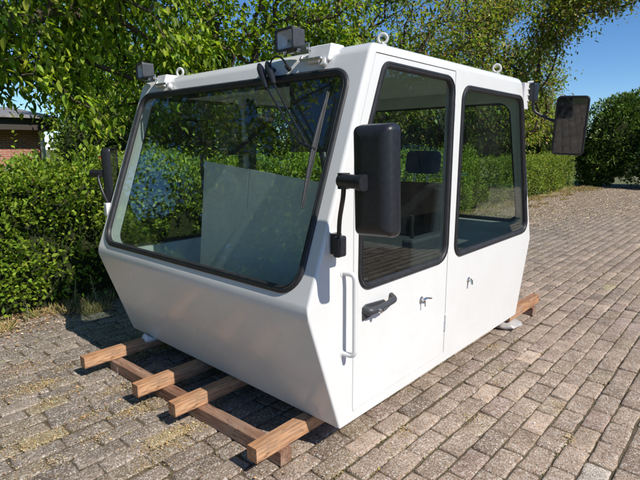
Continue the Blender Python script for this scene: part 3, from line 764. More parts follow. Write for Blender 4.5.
# roof lining and header roll (dark sun blind behind the windscreen)
bm = bmesh.new(); add_box(bm, (-1.90, 0.50, 1.835), (-0.08, 2.12, 1.852), 0.006); obj('roof_lining', bm, M['interior'], cab)
bm = bmesh.new(); add_box(bm, (-0.66, 0.56, 1.42), (-0.16, 0.60, 1.80), 0.01); sv = obj('sun_visor', bm, M['dark_lining'], cab)
bm = bmesh.new(); add_tube(bm, [(-1.85, 0.58, 1.79), (-0.12, 0.58, 1.79)], 0.016, 10); obj('visor_rod', bm, M['dark_lining'], sv)
# cab fan / wiring bundle hanging from the left B-pillar, seen against the far window
bm = bmesh.new()
for k in range(5):
    yy = 1.305 + 0.012 * k
    add_tube(bm, arc_pts([(-W_ + 0.07, yy, 1.83), (-W_ + 0.085, yy + 0.02 * (k - 2), 1.70), (-W_ + 0.08, yy, 1.50), (-W_ + 0.07, yy, 0.30)], 0.05, 5), 0.012, 8)
obj('wiring_bundle', bm, M['dark_lining'], cab, 50)
# black bars and box added for the dark shape by the left front window
bm = bmesh.new()
for (a, b) in (((-1.78, 0.95, 1.40), (-1.78, 1.20, 1.40)), ((-1.78, 0.72, 1.27), (-1.78, 1.16, 1.27)), ((-1.78, 0.74, 1.40), (-1.78, 0.74, 0.215)), ((-1.78, 1.10, 1.44), (-1.78, 1.10, 0.215))):
    add_tube(bm, [a, b], 0.013, 8)
add_box(bm, (-1.82, 1.00, 1.40), (-1.74, 1.16, 1.49), 0.008)
obj('dark_frame', bm, M['dark_lining'], cab)

# grey board standing inside behind the windscreen
TB = Matrix.Translation((-1.253, 0.33, 0.729)) @ Matrix.Rotation(0.091, 4, 'Y') @ Matrix.Rotation(-0.05, 4, 'X')
bm = bmesh.new(); oc = [(0, -0.08), (1.13, -0.08), (1.13, 0.640), (0.424, 0.640), (0.422, 0.42), (0.415, 0.42), (0.415, 0.640), (0, 0.640)]
ra = [bm.verts.new(TB @ Vector((x, 0, z))) for x, z in oc]; rb = [bm.verts.new(TB @ Vector((x, 0.008, z))) for x, z in oc]
bm.faces.new(ra); bm.faces.new(rb[::-1])
for k in range(8): bm.faces.new((ra[k], rb[k], rb[(k + 1) % 8], ra[(k + 1) % 8]))
brd = base_origin(obj('board', bm, M['board']))
tag(brd, 'plain grey board leaning inside the cab behind the windscreen', 'board')

# ------------------------------------------------------------------ timbers
T_ = 0.072
def beam(lo, hi, m, label, rotz=0.0, jit=0.0, group='timber beams under the cab'):
    bm = bmesh.new()
    L_ = [hi[i] - lo[i] for i in range(3)]; ax = 0 if L_[0] > L_[1] else 1
    n = 10; o1, o2 = [i for i in range(3) if i != ax]
    rings = []
    rr = random.Random(hash(label) % 1000 if False else len(label) * 7 + int(lo[0] * 100) % 97)
    for k in range(n + 1):
        t = k / n; c = 0.003; ring = []
        for (a, b) in ((c, 0), (1 - c, 0), (1, c), (1, 1 - c), (1 - c, 1), (c, 1), (0, 1 - c), (0, c)):
            p = [0, 0, 0]; p[ax] = lo[ax] + L_[ax] * t
            ca = 0.0035 / L_[o1] if a in (c, 1 - c) else 0; cb = 0.0035 / L_[o2] if b in (c, 1 - c) else 0
            aa = (ca if a == c else 1 - ca) if a in (c, 1 - c) else a; bb = (cb if b == c else 1 - cb) if b in (c, 1 - c) else b
            p[o1] = lo[o1] + L_[o1] * aa + rr.gauss(0, 0.0005); p[o2] = lo[o2] + L_[o2] * bb + rr.gauss(0, 0.0005)
            ring.append(bm.verts.new(p))
        rings.append(ring)
    for k in range(n):
        for j in range(8): bm.faces.new((rings[k][j], rings[k][(j + 1) % 8], rings[k + 1][(j + 1) % 8], rings[k + 1][j]))
    bm.faces.new(rings[0][::-1]); bm.faces.new(rings[-1])
    ctr = Vector(((lo[0] + hi[0]) / 2, (lo[1] + hi[1]) / 2, 0))
    if rotz: bmesh.ops.rotate(bm, cent=ctr, matrix=Matrix.Rotation(rotz, 3, 'Z'), verts=bm.verts[:])
    o = base_origin(obj('timber_beam', bm, m)); return tag(o, label, 'timber', group)
cbm = beam((-1.735, -0.052, 0.0015), (-0.157, 0.020, T_), M['wood_x'], 'long reddish cross timber lying on the paving under the front beam ends', 0.040)
for v in cbm.data.vertices: pass
beam((-1.8, 2.42, 0.0015), (-0.10, 2.50, T_), M['wood_x'], 'long cross timber on the paving behind the cab, carrying the rear beam ends', 0.0)
beam((-1.7744, -0.2527, T_ + 0.001), (-1.7075, 2.72, 2 * T_), M['wood_y'], 'timber beam with a knot in its end, leftmost of the four beams under the cab')
beam((-1.1806, -0.2086, T_ + 0.001), (-1.1137, 2.66, 2 * T_), M['wood_y'], 'second timber beam from the left sticking out under the cab front')
beam((-0.8455, -0.1793, T_ + 0.001), (-0.7786, 2.70, 2 * T_), M['wood_y'], 'third timber beam from the left sticking out under the cab front')
beam((-0.2401, -0.1473, T_ + 0.001), (-0.1732, 2.60, 2 * T_), M['wood_y'], 'timber beam nearest the door side, with paint specks, over the cross timber end')
beam((-0.118, 2.36, T_ + 0.001), (-0.045, 3.02, 2 * T_), M['wood_y'], 'bright orange timber end sticking out behind the rear door-side corner', 0.0)
beam((-0.30, 2.83, 0.0015), (-0.03, 2.90, T_), M['wood_x'], 'short wooden block under the orange timber end behind the cab', 0.0)
# nails driven through
for (x, y) in ((-1.56, -0.112),):
    bm = bmesh.new(); add_tube(bm, [(x, y, 0.03), (x, y - 0.004, 0.078)], 0.003, 8); add_tube(bm, [(x, y - 0.004, 0.078), (x, y - 0.004, 0.081)], 0.006, 8)
    o = base_origin(obj('nail', bm, M['steel'])); tag(o, 'steel nail standing at the front of the long cross timber', 'nail')
# white padding on the left beam
bm = bmesh.new()
ry = [0.155, 0.17, 0.21, 0.30, 0.40, 0.44]; rr = [0.022, 0.034, 0.038, 0.036, 0.034, 0.02]
add_tube(bm, [(-1.725, y, 2 * T_ + 0.004) for y in ry], rr, 16)
for v in bm.verts: v.co.z = max(v.co.z, 2 * T_ + 0.001) if v.co.x < -1.71 else v.co.z; v.co.z = min(v.co.z, 0.1455) if v.co.y > 0.2 else v.co.z
o = base_origin(obj('foam_padding', bm, M['foam'])); tag(o, 'white foam padding wrapped on the leftmost beam under the cab corner', 'padding')
# plastic-wrapped foot below the rear corner
bm = bmesh.new()
import itertools
n = 26; rings = []
for k, (r0, z) in enumerate([(0.075, 0.003), (0.10, 0.012), (0.112, 0.030), (0.10, 0.05), (0.07, 0.064), (0.03, 0.070)]):
    rings.append([bm.verts.new((-0.10 + r0 * (1.0 + 0.22 * mnoise.noise(Vector((math.cos(t) * 1.5, math.sin(t) * 1.5, k * 0.8)))) * math.cos(t), 2.44 + r0 * 1.1 * (1.0 + 0.25 * mnoise.noise(Vector((math.cos(t) * 1.7, math.sin(t) * 1.7, 5 + k)))) * math.sin(t), z + 0.004 * mnoise.noise(Vector((t, k, 2))))) for t in [2 * PI * j / n for j in range(n)]])
for k in range(5):
    for j in range(n): bm.faces.new((rings[k][j], rings[k][(j + 1) % n], rings[k + 1][(j + 1) % n], rings[k + 1][j]))
bm.faces.new(rings[0][::-1]); bm.faces.new(rings[-1])
o = base_origin(obj('plastic_wrap', bm, M['wrap'], None, 60)); tag(o, 'crumpled pale plastic wrapping on the paving under the rear corner of the cab', 'plastic wrap')

# ------------------------------------------------------------------ vegetation
HED = [(0.16, 0.25, 0.024), (0.22, 0.33, 0.03), (0.32, 0.41, 0.05), (0.08, 0.14, 0.018)]
def hedge(name, x0, x1, y0, y1, h, nl, ls, label, cat, mat, cols=HED, probs=(3.5, 4, 3, 1.8), lump=0.13, taper=0.12, seed=0, core_in=0.20):
    e = empty(name, ((x0 + x1) / 2, (y0 + y1) / 2, 0), label, cat, None)
    # dark core solid, added to block light behind the leaves
    nx, ny, nz = 4, max(4, int((y1 - y0) / 0.35)), 6
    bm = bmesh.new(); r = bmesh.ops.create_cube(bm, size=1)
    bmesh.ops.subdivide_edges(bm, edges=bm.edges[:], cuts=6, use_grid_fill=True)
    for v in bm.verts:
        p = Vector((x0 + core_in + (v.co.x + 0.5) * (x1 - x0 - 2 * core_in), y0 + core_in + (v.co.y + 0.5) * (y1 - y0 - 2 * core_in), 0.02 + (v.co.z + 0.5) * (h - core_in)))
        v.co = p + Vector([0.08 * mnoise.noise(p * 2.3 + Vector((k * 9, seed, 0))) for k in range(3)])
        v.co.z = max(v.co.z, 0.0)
    A = np.array([(y1 - y0) * h, (y1 - y0) * h * 0.5, (y1 - y0) * (x1 - x0), (x1 - x0) * h, (x1 - x0) * h]); pr = A / A.sum()
    f = RNG.choice(5, nl, p=pr); u = RNG.random(nl); v = RNG.random(nl); dep = RNG.random(nl) ** 1.6 * 0.26
    P = np.zeros((nl, 3)); N = np.zeros((nl, 3))
    X0, X1, Y0_, Y1_ = x0, x1, y0, y1
    m = f == 0; P[m] = np.stack([np.full(m.sum(), X1), Y0_ + u[m] * (Y1_ - Y0_), v[m] * h], 1); N[m] = (1, 0, 0.15)
    m = f == 1; P[m] = np.stack([np.full(m.sum(), X0), Y0_ + u[m] * (Y1_ - Y0_), v[m] * h], 1); N[m] = (-1, 0, 0.15)
    m = f == 2; P[m] = np.stack([X0 + v[m] * (X1 - X0), Y0_ + u[m] * (Y1_ - Y0_), np.full(m.sum(), h)], 1); N[m] = (0, 0, 1)
    m = f == 3; P[m] = np.stack([X0 + u[m] * (X1 - X0), np.full(m.sum(), Y0_), v[m] * h], 1); N[m] = (0, -1, 0.1)
    m = f == 4; P[m] = np.stack([X0 + u[m] * (X1 - X0), np.full(m.sum(), Y1_), v[m] * h], 1); N[m] = (0, 1, 0.1)
    # lumps
    d = np.array([mnoise.noise(Vector((p[0] * 1.7 + seed, p[1] * 1.7, p[2] * 1.7))) + 0.5 * mnoise.noise(Vector((p[0] * 5 + seed, p[1] * 5, p[2] * 5))) for p in P])
    P = P + nrm(N) * (lump * d - dep)[:, None]
    P[:, 0] -= np.sign(N[:, 0]) * taper * (P[:, 2] / h) * 0.5
    P[:, 2] += (0.10 * lump / 0.13) * np.array([mnoise.noise(Vector((p[1] * 1.1 + seed, 7, 0))) for p in P]) * (P[:, 2] / h)
    gap = np.array([mnoise.noise(Vector((p[0] * 9, p[1] * 9, p[2] * 9 + seed))) for p in P]); keep = (gap > -0.32) & (P[:, 2] > 0.01)
    # bottoms thinner
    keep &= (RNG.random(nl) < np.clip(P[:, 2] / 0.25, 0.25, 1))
    P, N = P[keep], N[keep]; n = len(P)
    D = nrm(nrm(N) * 0.8 + rdir(n) * 0.8 + np.array([0, 0, 0.35])); NN = nrm(np.array([0.25, 0, 0.7]) + rdir(n) * 0.7)
    L = ls * RNG.uniform(0.65, 1.3, n)
    c = palette(n, cols, probs)
    leaves_mesh('foliage', P, D, NN, L, L * 0.52, c, mat, e, 0.18, 6 if ls < 0.05 else 4)
    # sprigs poking out of the top
    k = int((y1 - y0) * 40); bmt = bm; PP = []; DD = []; 
    for i in range(k):
        px = random.uniform(x0 + 0.05, x1 + 0.02); py = random.uniform(y0, y1)
        zt = h + 0.08 * mnoise.noise(Vector((py * 1.1 + seed, 7, 0))); ln = random.uniform(0.05, 0.20) + (random.uniform(0.05, 0.22) if random.random() < 0.22 else 0)
        a = Vector((px, py, zt - 0.08)); b = a + Vector((random.uniform(-0.08, 0.10), random.uniform(-0.08, 0.08), ln + 0.08))
        if random.random() < 0.45: a = Vector((x1 - 0.05, py, random.uniform(0.3, h))); b = a + Vector((random.uniform(0.08, 0.2), random.uniform(-0.05, 0.05), random.uniform(0.06, 0.14)))
        if i % 2 == 0: add_tube(bmt, [a, (a + b) / 2 + Vector((0.01, 0.0, 0)), b], [0.0028, 0.002, 0.001], 4)
        for j in range(int(6 + ln * 30)):
            t = (j + 1) / (6 + ln * 30); PP.append(a.lerp(b, t)); ax = (b - a).normalized(); ang = j * 2.4
            pe = ax.orthogonal().normalized(); pe2 = ax.cross(pe); DD.append(ax * 0.55 + pe * math.cos(ang) + pe2 * math.sin(ang))
    obj('branches', bmt, M['core'], e, 80, wn=False)  # holds the added light-blocking core as well as the sprig stems
    PP = np.array([tuple(p) for p in PP]); DD = np.array([tuple(p) for p in DD]); n = len(PP)
    L = ls * RNG.uniform(0.7, 1.15, n)
    leaves_mesh('sprig_leaves', PP, DD, nrm(np.array([0, 0, 1.0]) + rdir(n) * 0.5), L, L * 0.5, palette(n, cols, (2, 4, 4, 0.5)), mat, e, 0.2, 6 if ls < 0.05 else 4)
    return e

hedge('hedge', -4.05, -3.22, -3.4, 2.6, 1.27, 60000, 0.052, 'bright green leafy hedge beside the left front corner of the cab', 'hedge', M['leaf_hedge'], seed=1, lump=0.26)
hedge('hedge', -4.1, -3.30, 2.6, 8.6, 1.30, 42000, 0.046, 'green hedge behind the cab, seen through its windows', 'hedge', M['leaf_hedge'], seed=4)
hedge('hedge', -4.2, -3.45, 8.6, 16.2, 1.08, 34000, 0.052, 'low sunny hedge right of the rear mirror, running to the dark bushes', 'hedge', M['leaf_hedge'],
      cols=[(0.16, 0.24, 0.03), (0.24, 0.32, 0.04), (0.33, 0.38, 0.07), (0.08, 0.13, 0.02)], seed=9, lump=0.2)
hedge('clipped_hedge', -13.2, -12.4, 5.0, 11.0, 1.75, 16000, 0.085, 'yellowish clipped hedge across the garden, in front of the brick house', 'hedge', M['leaf_hedge'],
      cols=[(0.16, 0.19, 0.03), (0.22, 0.24, 0.04), (0.10, 0.13, 0.02), (0.06, 0.09, 0.02)], lump=0.06, seed=14)

def tree(name, base, trunk_h, r0, blobs, ncl, per, ls, asp, cols, probs, mat, label, seed, droop=0.6, spread=0.22, lean=(0, 0), gapth=-0.12, core=None, group='fruit trees behind the hedge', flowers=0, jit=0.2):
    rnd = random.Random(seed); rng = np.random.default_rng(seed)
    e = empty(name, (base[0], base[1], 0), label, 'tree', group)
    # attraction points
    vol = np.array([b[3] * b[4] * b[5] for b in blobs]); vol = vol ** 0.62; vol = vol / vol.sum(); pts = []
    while len(pts) < ncl:
        b = blobs[rng.choice(len(blobs), p=vol)]; d = rng.normal(0, 1, 3); d /= np.linalg.norm(d); rr = rng.random() ** 0.42
        p = Vector((b[0] + d[0] * rr * b[3], b[1] + d[1] * rr * b[4], b[2] + d[2] * rr * b[5]))
        if p.z < 0.9: continue
        if mnoise.noise(p * 0.95 + Vector((seed * 3.1, 0, 0))) < gapth: continue
        pts.append(p)
    # skeleton
    top = Vector((base[0] + lean[0], base[1] + lean[1], trunk_h))
    nodes = [Vector((base[0], base[1], 0.0))]; par = [-1]
    for k in range(1, 7):
        t = k / 6; q = Vector((base[0], base[1], 0)).lerp(top, t) + Vector((rnd.gauss(0, 0.03), rnd.gauss(0, 0.03), 0)); nodes.append(q); par.append(len(nodes) - 2)
    dist0 = lambda p: (p - top).length
    pts.sort(key=dist0); tips = []
    arr = np.array([tuple(n_) for n_ in nodes])
    plen = [0.0] * len(nodes)
    for p in pts:
        d = np.linalg.norm(arr - np.array(tuple(p)), axis=1) + 0.22 * np.array(plen)
        d[:4] += 3
        j = int(np.argmin(d)); L_ = (p - nodes[j]).length; n_ = max(1, int(L_ / 0.32)); prev = j
        for k in range(1, n_ + 1):
            q = nodes[j].lerp(p, k / n_) + (Vector((rnd.gauss(0, 0.035), rnd.gauss(0, 0.035), rnd.gauss(0, 0.03) + 0.10 * L_ * math.sin(PI * k / n_) * 0.5)) if k < n_ else Vector((0, 0, 0)))
            nodes.append(q); par.append(prev); plen.append(plen[prev] + (q - nodes[prev]).length); prev = len(nodes) - 1
            arr = np.vstack([arr, np.array(tuple(q))])
        tips.append(prev)
    cnt = [0.0] * len(nodes)
    for t in tips: cnt[t] += 1
    for i in range(len(nodes) - 1, 0, -1): cnt[par[i]] += cnt[i]
    tot = cnt[0]; rad = [max(0.0035, r0 * (c / tot) ** 0.47) for c in cnt]
    for k in range(7): rad[k] = r0 * (1.25 - 0.35 * k / 6)
    ch = [[] for _ in nodes]
    for i in range(1, len(nodes)): ch[par[i]].append(i)
    bmT = bmesh.new(); bmB = bmesh.new()
    add_tube(bmT, nodes[:7], [rad[k] * (1.35 if k == 0 else 1) for k in range(7)], 12)
    stack = []
    def chain(start, first):
        c = [start, first]
        while ch[c[-1]]:
            kids = sorted(ch[c[-1]], key=lambda q: -cnt[q])
            for o_ in kids[1:]: stack.append((c[-1], o_))
            c.append(kids[0])
        return c
    for k in range(1, 7):
        for q in ch[k]:
            if q > 6: stack.append((k, q))
    while stack:
        a, b = stack.pop(); c = chain(a, b)
        rs = [min(rad[c[0]], rad[c[1]] * 1.15)] + [rad[q] for q in c[1:]]
        add_tube(bmB, [nodes[q] for q in c], rs, 8 if rs[0] > 0.03 else 5)
    obj('trunk', bmT, M['bark'], e, 80, wn=False); obj('branches', bmB, M['twig'], e, 80, wn=False)
    # leaves around the tip twigs
    tp = np.array([tuple(nodes[t]) for t in tips]); pv = np.array([tuple(nodes[par[t]]) for t in tips])
    ax = nrm(tp - pv); n = len(tips) * per; I = np.repeat(np.arange(len(tips)), per)
    tt = rng.random(n)[:, None]
    C = tp[I] + ax[I] * (tt - 0.55) * spread * 2.4 + rng.normal(0, 1, (n, 3)) * spread * np.array([0.62, 0.62, 0.5])
    out = nrm(rng.normal(0, 1, (n, 3)))
    D = nrm(out * 0.9 + ax[I] * 0.4 + np.array([0, 0, -droop])); NN = nrm(out * 0.8 + np.array([0.25, 0, 0.7]))
    L = ls * rng.uniform(0.6, 1.25, n)
    leaves_mesh('crown', C, D, NN, L, L * asp, palette(n, cols, probs, jit), mat, e, 0.15, 6)
    if flowers:
        n = flowers; I = rng.integers(0, len(tips), n); C = tp[I] + rng.normal(0, 1, (n, 3)) * spread * 0.7
        leaves_mesh('withered_blossom', C, rdir(n), rdir(n), rng.uniform(0.02, 0.045, n), rng.uniform(0.018, 0.035, n), palette(n, [(0.42, 0.27, 0.22), (0.30, 0.17, 0.12), (0.5, 0.38, 0.32)], (3, 2, 1)), M['dry'], e, 0.3, 4)
    return e
CH = [(0.16, 0.25, 0.024), (0.26, 0.36, 0.035), (0.38, 0.45, 0.05), (0.07, 0.12, 0.016)]
PL = [(0.19, 0.27, 0.035), (0.27, 0.34, 0.055), (0.36, 0.33, 0.10), (0.07, 0.12, 0.022), (0.36, 0.25, 0.17)]
LAB = dict(group='fruit trees behind the hedge')
tree('cherry_tree', (-5.4, -0.7), 1.8, 0.17, [(-5.2, -1.3, 3.9, 2.0, 2.1, 1.45), (-4.7, 1.85, 2.35, 0.9, 0.95, 0.85), (-5.3, 0.7, 3.15, 1.2, 1.3, 0.75), (-4.9, 0.35, 2.50, 0.8, 0.9, 0.46), (-5.6, 2.2, 3.5, 1.7, 1.6, 1.3), (-3.5, 0.3, 4.35, 1.5, 2.6, 0.9)], 900, 25, 0.115, 0.42, CH, (3, 3.5, 2.6, 2), M['leaf_cherry'],  # last blob: unseen high crown part, added to shade the leaves below
     'near cherry tree with long drooping bright green leaves, over the left hedge', 3, 0.75, 0.20, (0.15, 0.2), 0.04, group=None)
tree('fruit_tree', (-5.6, 4.1), 1.7, 0.19, [(-5.4, 4.3, 3.6, 2.0, 2.1, 1.7), (-5.0, 3.2, 2.7, 1.2, 1.2, 0.9), (-5.0, 5.7, 3.0, 1.5, 1.6, 1.2)], 560, 24, 0.098, 0.48, CH, (3.5, 3, 2, 3), M['leaf_cherry'],
     'dark-limbed fruit tree rising behind the cab roof, between the two work lamps', 5, 0.45, 0.20, (0.3, -0.5), 0.10)
tree('fruit_tree', (-5.4, 8.2), 1.5, 0.11, [(-5.2, 8.2, 3.9, 2.1, 2.4, 1.9), (-4.7, 7.0, 2.6, 1.3, 1.5, 0.9), (-4.8, 9.8, 3.0, 1.4, 1.5, 1.2)], 740, 27, 0.092, 0.52, PL, (3.5, 3.5, 2, 2, 0.9), M['leaf_plum'],
     'olive leaved fruit tree above the door of the cab', 8, 0.4, 0.25, (0.1, 0.2), 0.03, flowers=2200)
tree('fruit_tree', (-5.2, 12.6), 1.5, 0.10, [(-4.7, 12.3, 3.9, 1.9, 2.1, 1.9), (-3.5, 11.8, 4.9, 1.9, 1.7, 1.0), (-4.3, 12.6, 2.5, 1.1, 1.7, 1.1), (-2.3, 12.4, 5.1, 1.6, 1.2, 0.5)], 900, 27, 0.102, 0.52, PL, (3.2, 3.5, 2.6, 1.5, 1.2), M['leaf_plum'],
     'fruit tree with brownish faded blossom behind the rear mirror, reaching into the blue sky', 12, 0.4, 0.25, (0.4, 0.1), 0.0, flowers=4200)
tree('fruit_tree', (-6.6, 17.5), 1.5, 0.13, [(-6.5, 17.0, 3.4, 2.3, 2.6, 2.0), (-5.6, 16.0, 2.4, 1.4, 1.6, 1.0)], 480, 26, 0.11, 0.5, PL, (3, 3, 2, 2, 1), M['leaf_plum'],
     'farthest fruit tree behind the end of the low hedge', 21, 0.7, 0.26, (0, 0), -0.08)
tree('fruit_tree', (-9.4, 6.2), 1.6, 0.16, [(-9.4, 6.2, 2.9, 2.3, 3.0, 1.5)], 260, 26, 0.13, 0.5, CH, (4, 2, 1, 5), M['leaf_cherry'],
     'tree deep in the garden, dark behind the cherry branches', 31, 0.7, 0.3, (0, 0), -0.12)
tree('fruit_tree', (-9.5, 12.5), 1.6, 0.16, [(-9.3, 12.5, 3.0, 2.4, 3.6, 1.7)], 280, 26, 0.13, 0.5, PL, (4, 2, 1, 5, 1), M['leaf_plum'],
     'tree deep in the garden, seen between the crowns above the cab roof', 33, 0.7, 0.3, (0, 0), -0.12)
tree('garden_tree', (-5.5, -6.2), 1.8, 0.16, [(-5.3, -6.2, 4.3, 2.3, 2.6, 2.6), (-4.6, -4.4, 3.2, 1.4, 1.3, 1.3), (-6.0, -3.6, 3.6, 1.5, 1.5, 1.6)], 900, 30, 0.13, 0.5, CH, (4, 3, 1, 4), M['leaf_cherry'],
     'tall tree mirrored in the windscreen, standing along the near part of the hedge', 41, 0.7, 0.3, (0, 0), -0.4, group='trees mirrored in the windscreen')
tree('garden_tree', (-3.4, -11.0), 2.0, 0.2, [(-3.4, -11.0, 5.4, 3.0, 3.0, 3.6), (-6.5, -9.6, 4.6, 2.2, 2.2, 3.0)], 800, 30, 0.17, 0.5, CH, (4, 3, 1, 4), M['leaf_cherry'],
     'tall round tree mirrored in the windscreen, standing at the near end of the yard', 43, 0.7, 0.34, (0, 0), -0.4, group='trees mirrored in the windscreen')

# far evergreen bushes
DK = [(0.09, 0.16, 0.03), (0.13, 0.21, 0.04), (0.19, 0.28, 0.06), (0.05, 0.09, 0.02)]
def bush(base, blobs, n, ls, label, seed, mat, cols=DK, probs=(4, 3, 1.5, 2), grp='dark bushes at the end of the yard'):
    e = empty('bush', (base[0], base[1], 0), label, 'bush', grp); rng = np.random.default_rng(seed)
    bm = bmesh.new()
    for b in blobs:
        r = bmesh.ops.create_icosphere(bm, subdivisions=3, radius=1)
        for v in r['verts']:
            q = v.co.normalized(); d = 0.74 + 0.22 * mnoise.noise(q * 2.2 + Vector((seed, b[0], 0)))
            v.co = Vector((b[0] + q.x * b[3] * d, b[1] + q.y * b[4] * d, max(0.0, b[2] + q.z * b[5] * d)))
    obj('branches', bm, M['core'], e, 80, wn=False)  # added solid dark cores that close off the inside of the bush
    P = []; N = []; per = n // len(blobs)
    for b in blobs:
        q = nrm(rng.normal(0, 1, (per, 3))); d = 0.91 + 0.30 * np.array([mnoise.noise(Vector(tuple(k * 2.2)) + Vector((seed, b[0], 0))) + 0.7 * mnoise.noise(Vector(tuple(k * 6.5)) + Vector((seed, b[0], 0))) for k in q]) - 0.16 * rng.random(per) ** 2
        P.append(np.array([b[0], b[1], b[2]]) + q * np.array([b[3], b[4], b[5]]) * d[:, None]); N.append(q)
    P = np.vstack(P); N = np.vstack(N); k = P[:, 2] > 0.03; P, N = P[k], N[k]; n = len(P)
    L = ls * rng.uniform(0.6, 1.3, n)
    leaves_mesh('foliage', P, nrm(N + rdir(n) * 0.7 + np.array([0, 0, 0.2])), nrm(N * 0.4 + np.array([0.2, 0, 0.7]) + rdir(n) * 0.7), L, L * 0.5, palette(n, cols, probs, 0.25), mat, e, 0.2, 4)
    return e
bush((-2.6, 18.8), [(-2.9, 18.8, 1.6, 1.15, 1.3, 1.55), (-2.5, 19.2, 2.3, 0.95, 1.2, 1.05), (-3.3, 18.6, 0.9, 0.8, 1.0, 1.0)], 24000, 0.10, 'tall dark evergreen bush right behind the rear mirror', 2, M['leaf_dark'])
bush((-0.7, 19.2), [(-1.2, 18.9, 1.5, 1.2, 1.3, 1.5), (-0.5, 19.4, 1.9, 1.3, 1.3, 1.2), (0.4, 19.2, 1.3, 1.1, 1.2, 1.4), (-0.6, 18.2, 0.7, 1.9, 1.0, 0.85)], 24000, 0.10, 'broad dark evergreen bush at the right edge of the picture', 6, M['leaf_dark'])
bush((3.2, 20.2), [(2.2, 19.8, 1.6, 1.5, 1.3, 1.6), (4.2, 20.3, 1.8, 1.6, 1.4, 1.7), (6.5, 20.5, 1.5, 1.7, 1.4, 1.6)], 14000, 0.14, 'dark bushes continuing along the far end of the yard', 8, M['leaf_dark'])

GS = [(0.08, 0.14, 0.02), (0.12, 0.19, 0.025), (0.18, 0.25, 0.04), (0.04, 0.075, 0.014)]
G1 = 'shrubs filling the garden behind the hedge'
bush((-8.2, 5.4), [(-8.4, 5.0, 1.1, 1.0, 1.1, 1.3), (-7.9, 6.2, 1.3, 1.0, 1.2, 1.5)], 9000, 0.085, 'garden shrub behind the cab roof, nearest the cherry tree', 51, M['leaf_hedge'], GS, (4, 3, 2, 3), G1)
bush((-7.6, 9.0), [(-7.7, 8.4, 1.3, 1.0, 1.4, 1.5), (-7.4, 10.3, 1.2, 1.0, 1.3, 1.4)], 9000, 0.09, 'garden shrub seen through the rear part of the cab', 52, M['leaf_hedge'], GS, (4, 3, 2, 3), G1)
bush((-7.2, 13.5), [(-7.3, 12.7, 1.4, 1.1, 1.5, 1.6), (-6.9, 14.9, 1.5, 1.1, 1.6, 1.6)], 9000, 0.10, 'garden shrub behind the far low hedge', 53, M['leaf_hedge'], GS, (4, 3, 2, 3), G1)
bush((-5.4, 18.9), [(-5.2, 18.6, 1.5, 1.2, 1.3, 1.6), (-7.0, 19.6, 1.8, 1.5, 1.5, 1.9)], 12000, 0.10, 'green shrub between the low hedge and the dark bushes', 54, M['leaf_hedge'], GS, (4, 3, 2, 3), G1)
tree('garden_tree', (-14.6, 5.7), 1.2, 0.14, [(-14.4, 5.15, 2.0, 1.1, 1.05, 1.7), (-14.5, 5.6, 4.0, 1.5, 1.4, 1.6)], 330, 30, 0.15, 0.5, CH, (4, 3, 1, 4), M['leaf_cherry'],
     'slim garden tree right beside the corner of the brick house', 47, 0.5, 0.3, (0, 0), -0.5, group=None)
bush((-11.4, 5.8), [(-11.4, 5.7, 1.2, 1.0, 1.1, 1.5), (-12.8, 4.25, 1.2, 0.55, 0.55, 1.15), (-12.4, 5.0, 1.5, 0.7, 0.7, 1.3), (-12.0, 7.6, 1.6, 1.3, 1.4, 1.9)], 9000, 0.10, 'garden shrub between the brick house and the cab', 55, M['leaf_hedge'], GS, (4, 3, 2, 3), G1)
bush((-7.0, -4.6), [(-7.2, -1.3, 1.5, 1.1, 1.5, 1.8), (-7.0, -3.6, 1.6, 1.2, 1.5, 1.8), (-6.9, -6.2, 1.8, 1.3, 1.7, 2.0), (-6.2, -9.0, 2.0, 1.5, 1.8, 2.2)], 12000, 0.10, 'garden shrubs beyond the near end of the hedge, mirrored in the windscreen', 56, M['leaf_hedge'], GS, (4, 3, 2, 3), G1)
bush((-2.6, -12.4), [(-4.6, -11.6, 1.8, 1.8, 1.5, 2.2), (-1.6, -12.6, 1.8, 2.0, 1.5, 2.2)], 9000, 0.13, 'bushes closing the near end of the yard, mirrored in the windscreen', 57, M['leaf_hedge'], GS, (4, 3, 2, 3), G1)
tree('garden_tree', (-15.2, 9.0), 1.6, 0.18, [(-15.2, 9.2, 3.0, 2.2, 3.2, 2.4), (-14.5, 6.9, 2.5, 1.3, 1.3, 2.0)], 420, 26, 0.16, 0.5, CH, (4, 3, 1, 4), M['leaf_cherry'],
     'broad tree beside the brick house, behind the far side of the cab', 45, 0.7, 0.34, (0, 0), -0.25, group=None)
G2 = 'bushes along the open side of the yard, mirrored in the side windows'
bush((11.5, 7.0), [(11.4, 6.0, 1.6, 1.3, 1.8, 1.8), (11.8, 9.0, 1.9, 1.5, 2.0, 2.1)], 9000, 0.16, 'bush mirrored in the door window', 61, M['leaf_dark'], GS, (4, 3, 1, 3), G2)
bush((11.0, 14.0), [(11.2, 12.6, 1.9, 1.6, 2.2, 2.2), (10.6, 16.0, 2.2, 1.8, 2.2, 2.6)], 9000, 0.18, 'taller bush mirrored in the rear side window', 62, M['leaf_dark'], GS, (4, 3, 1, 3), G2)

bush((8.0, 18.0), [(6.2, 19.0, 2.2, 1.8, 1.6, 2.8), (8.6, 17.8, 2.4, 1.9, 1.8, 3.0), (10.4, 19.6, 2.6, 2.0, 1.8, 3.0)], 14000, 0.18, 'highest bushes in the far open corner of the yard', 63, M['leaf_dark'], GS, (4, 3, 1, 3), G2)
hedge('hedge', -4.1, -3.25, -9.6, -3.45, 1.34, 22000, 0.062, 'near end of the leafy hedge, left of the picture, mirrored in the windscreen', 'hedge', M['leaf_hedge'], seed=17)

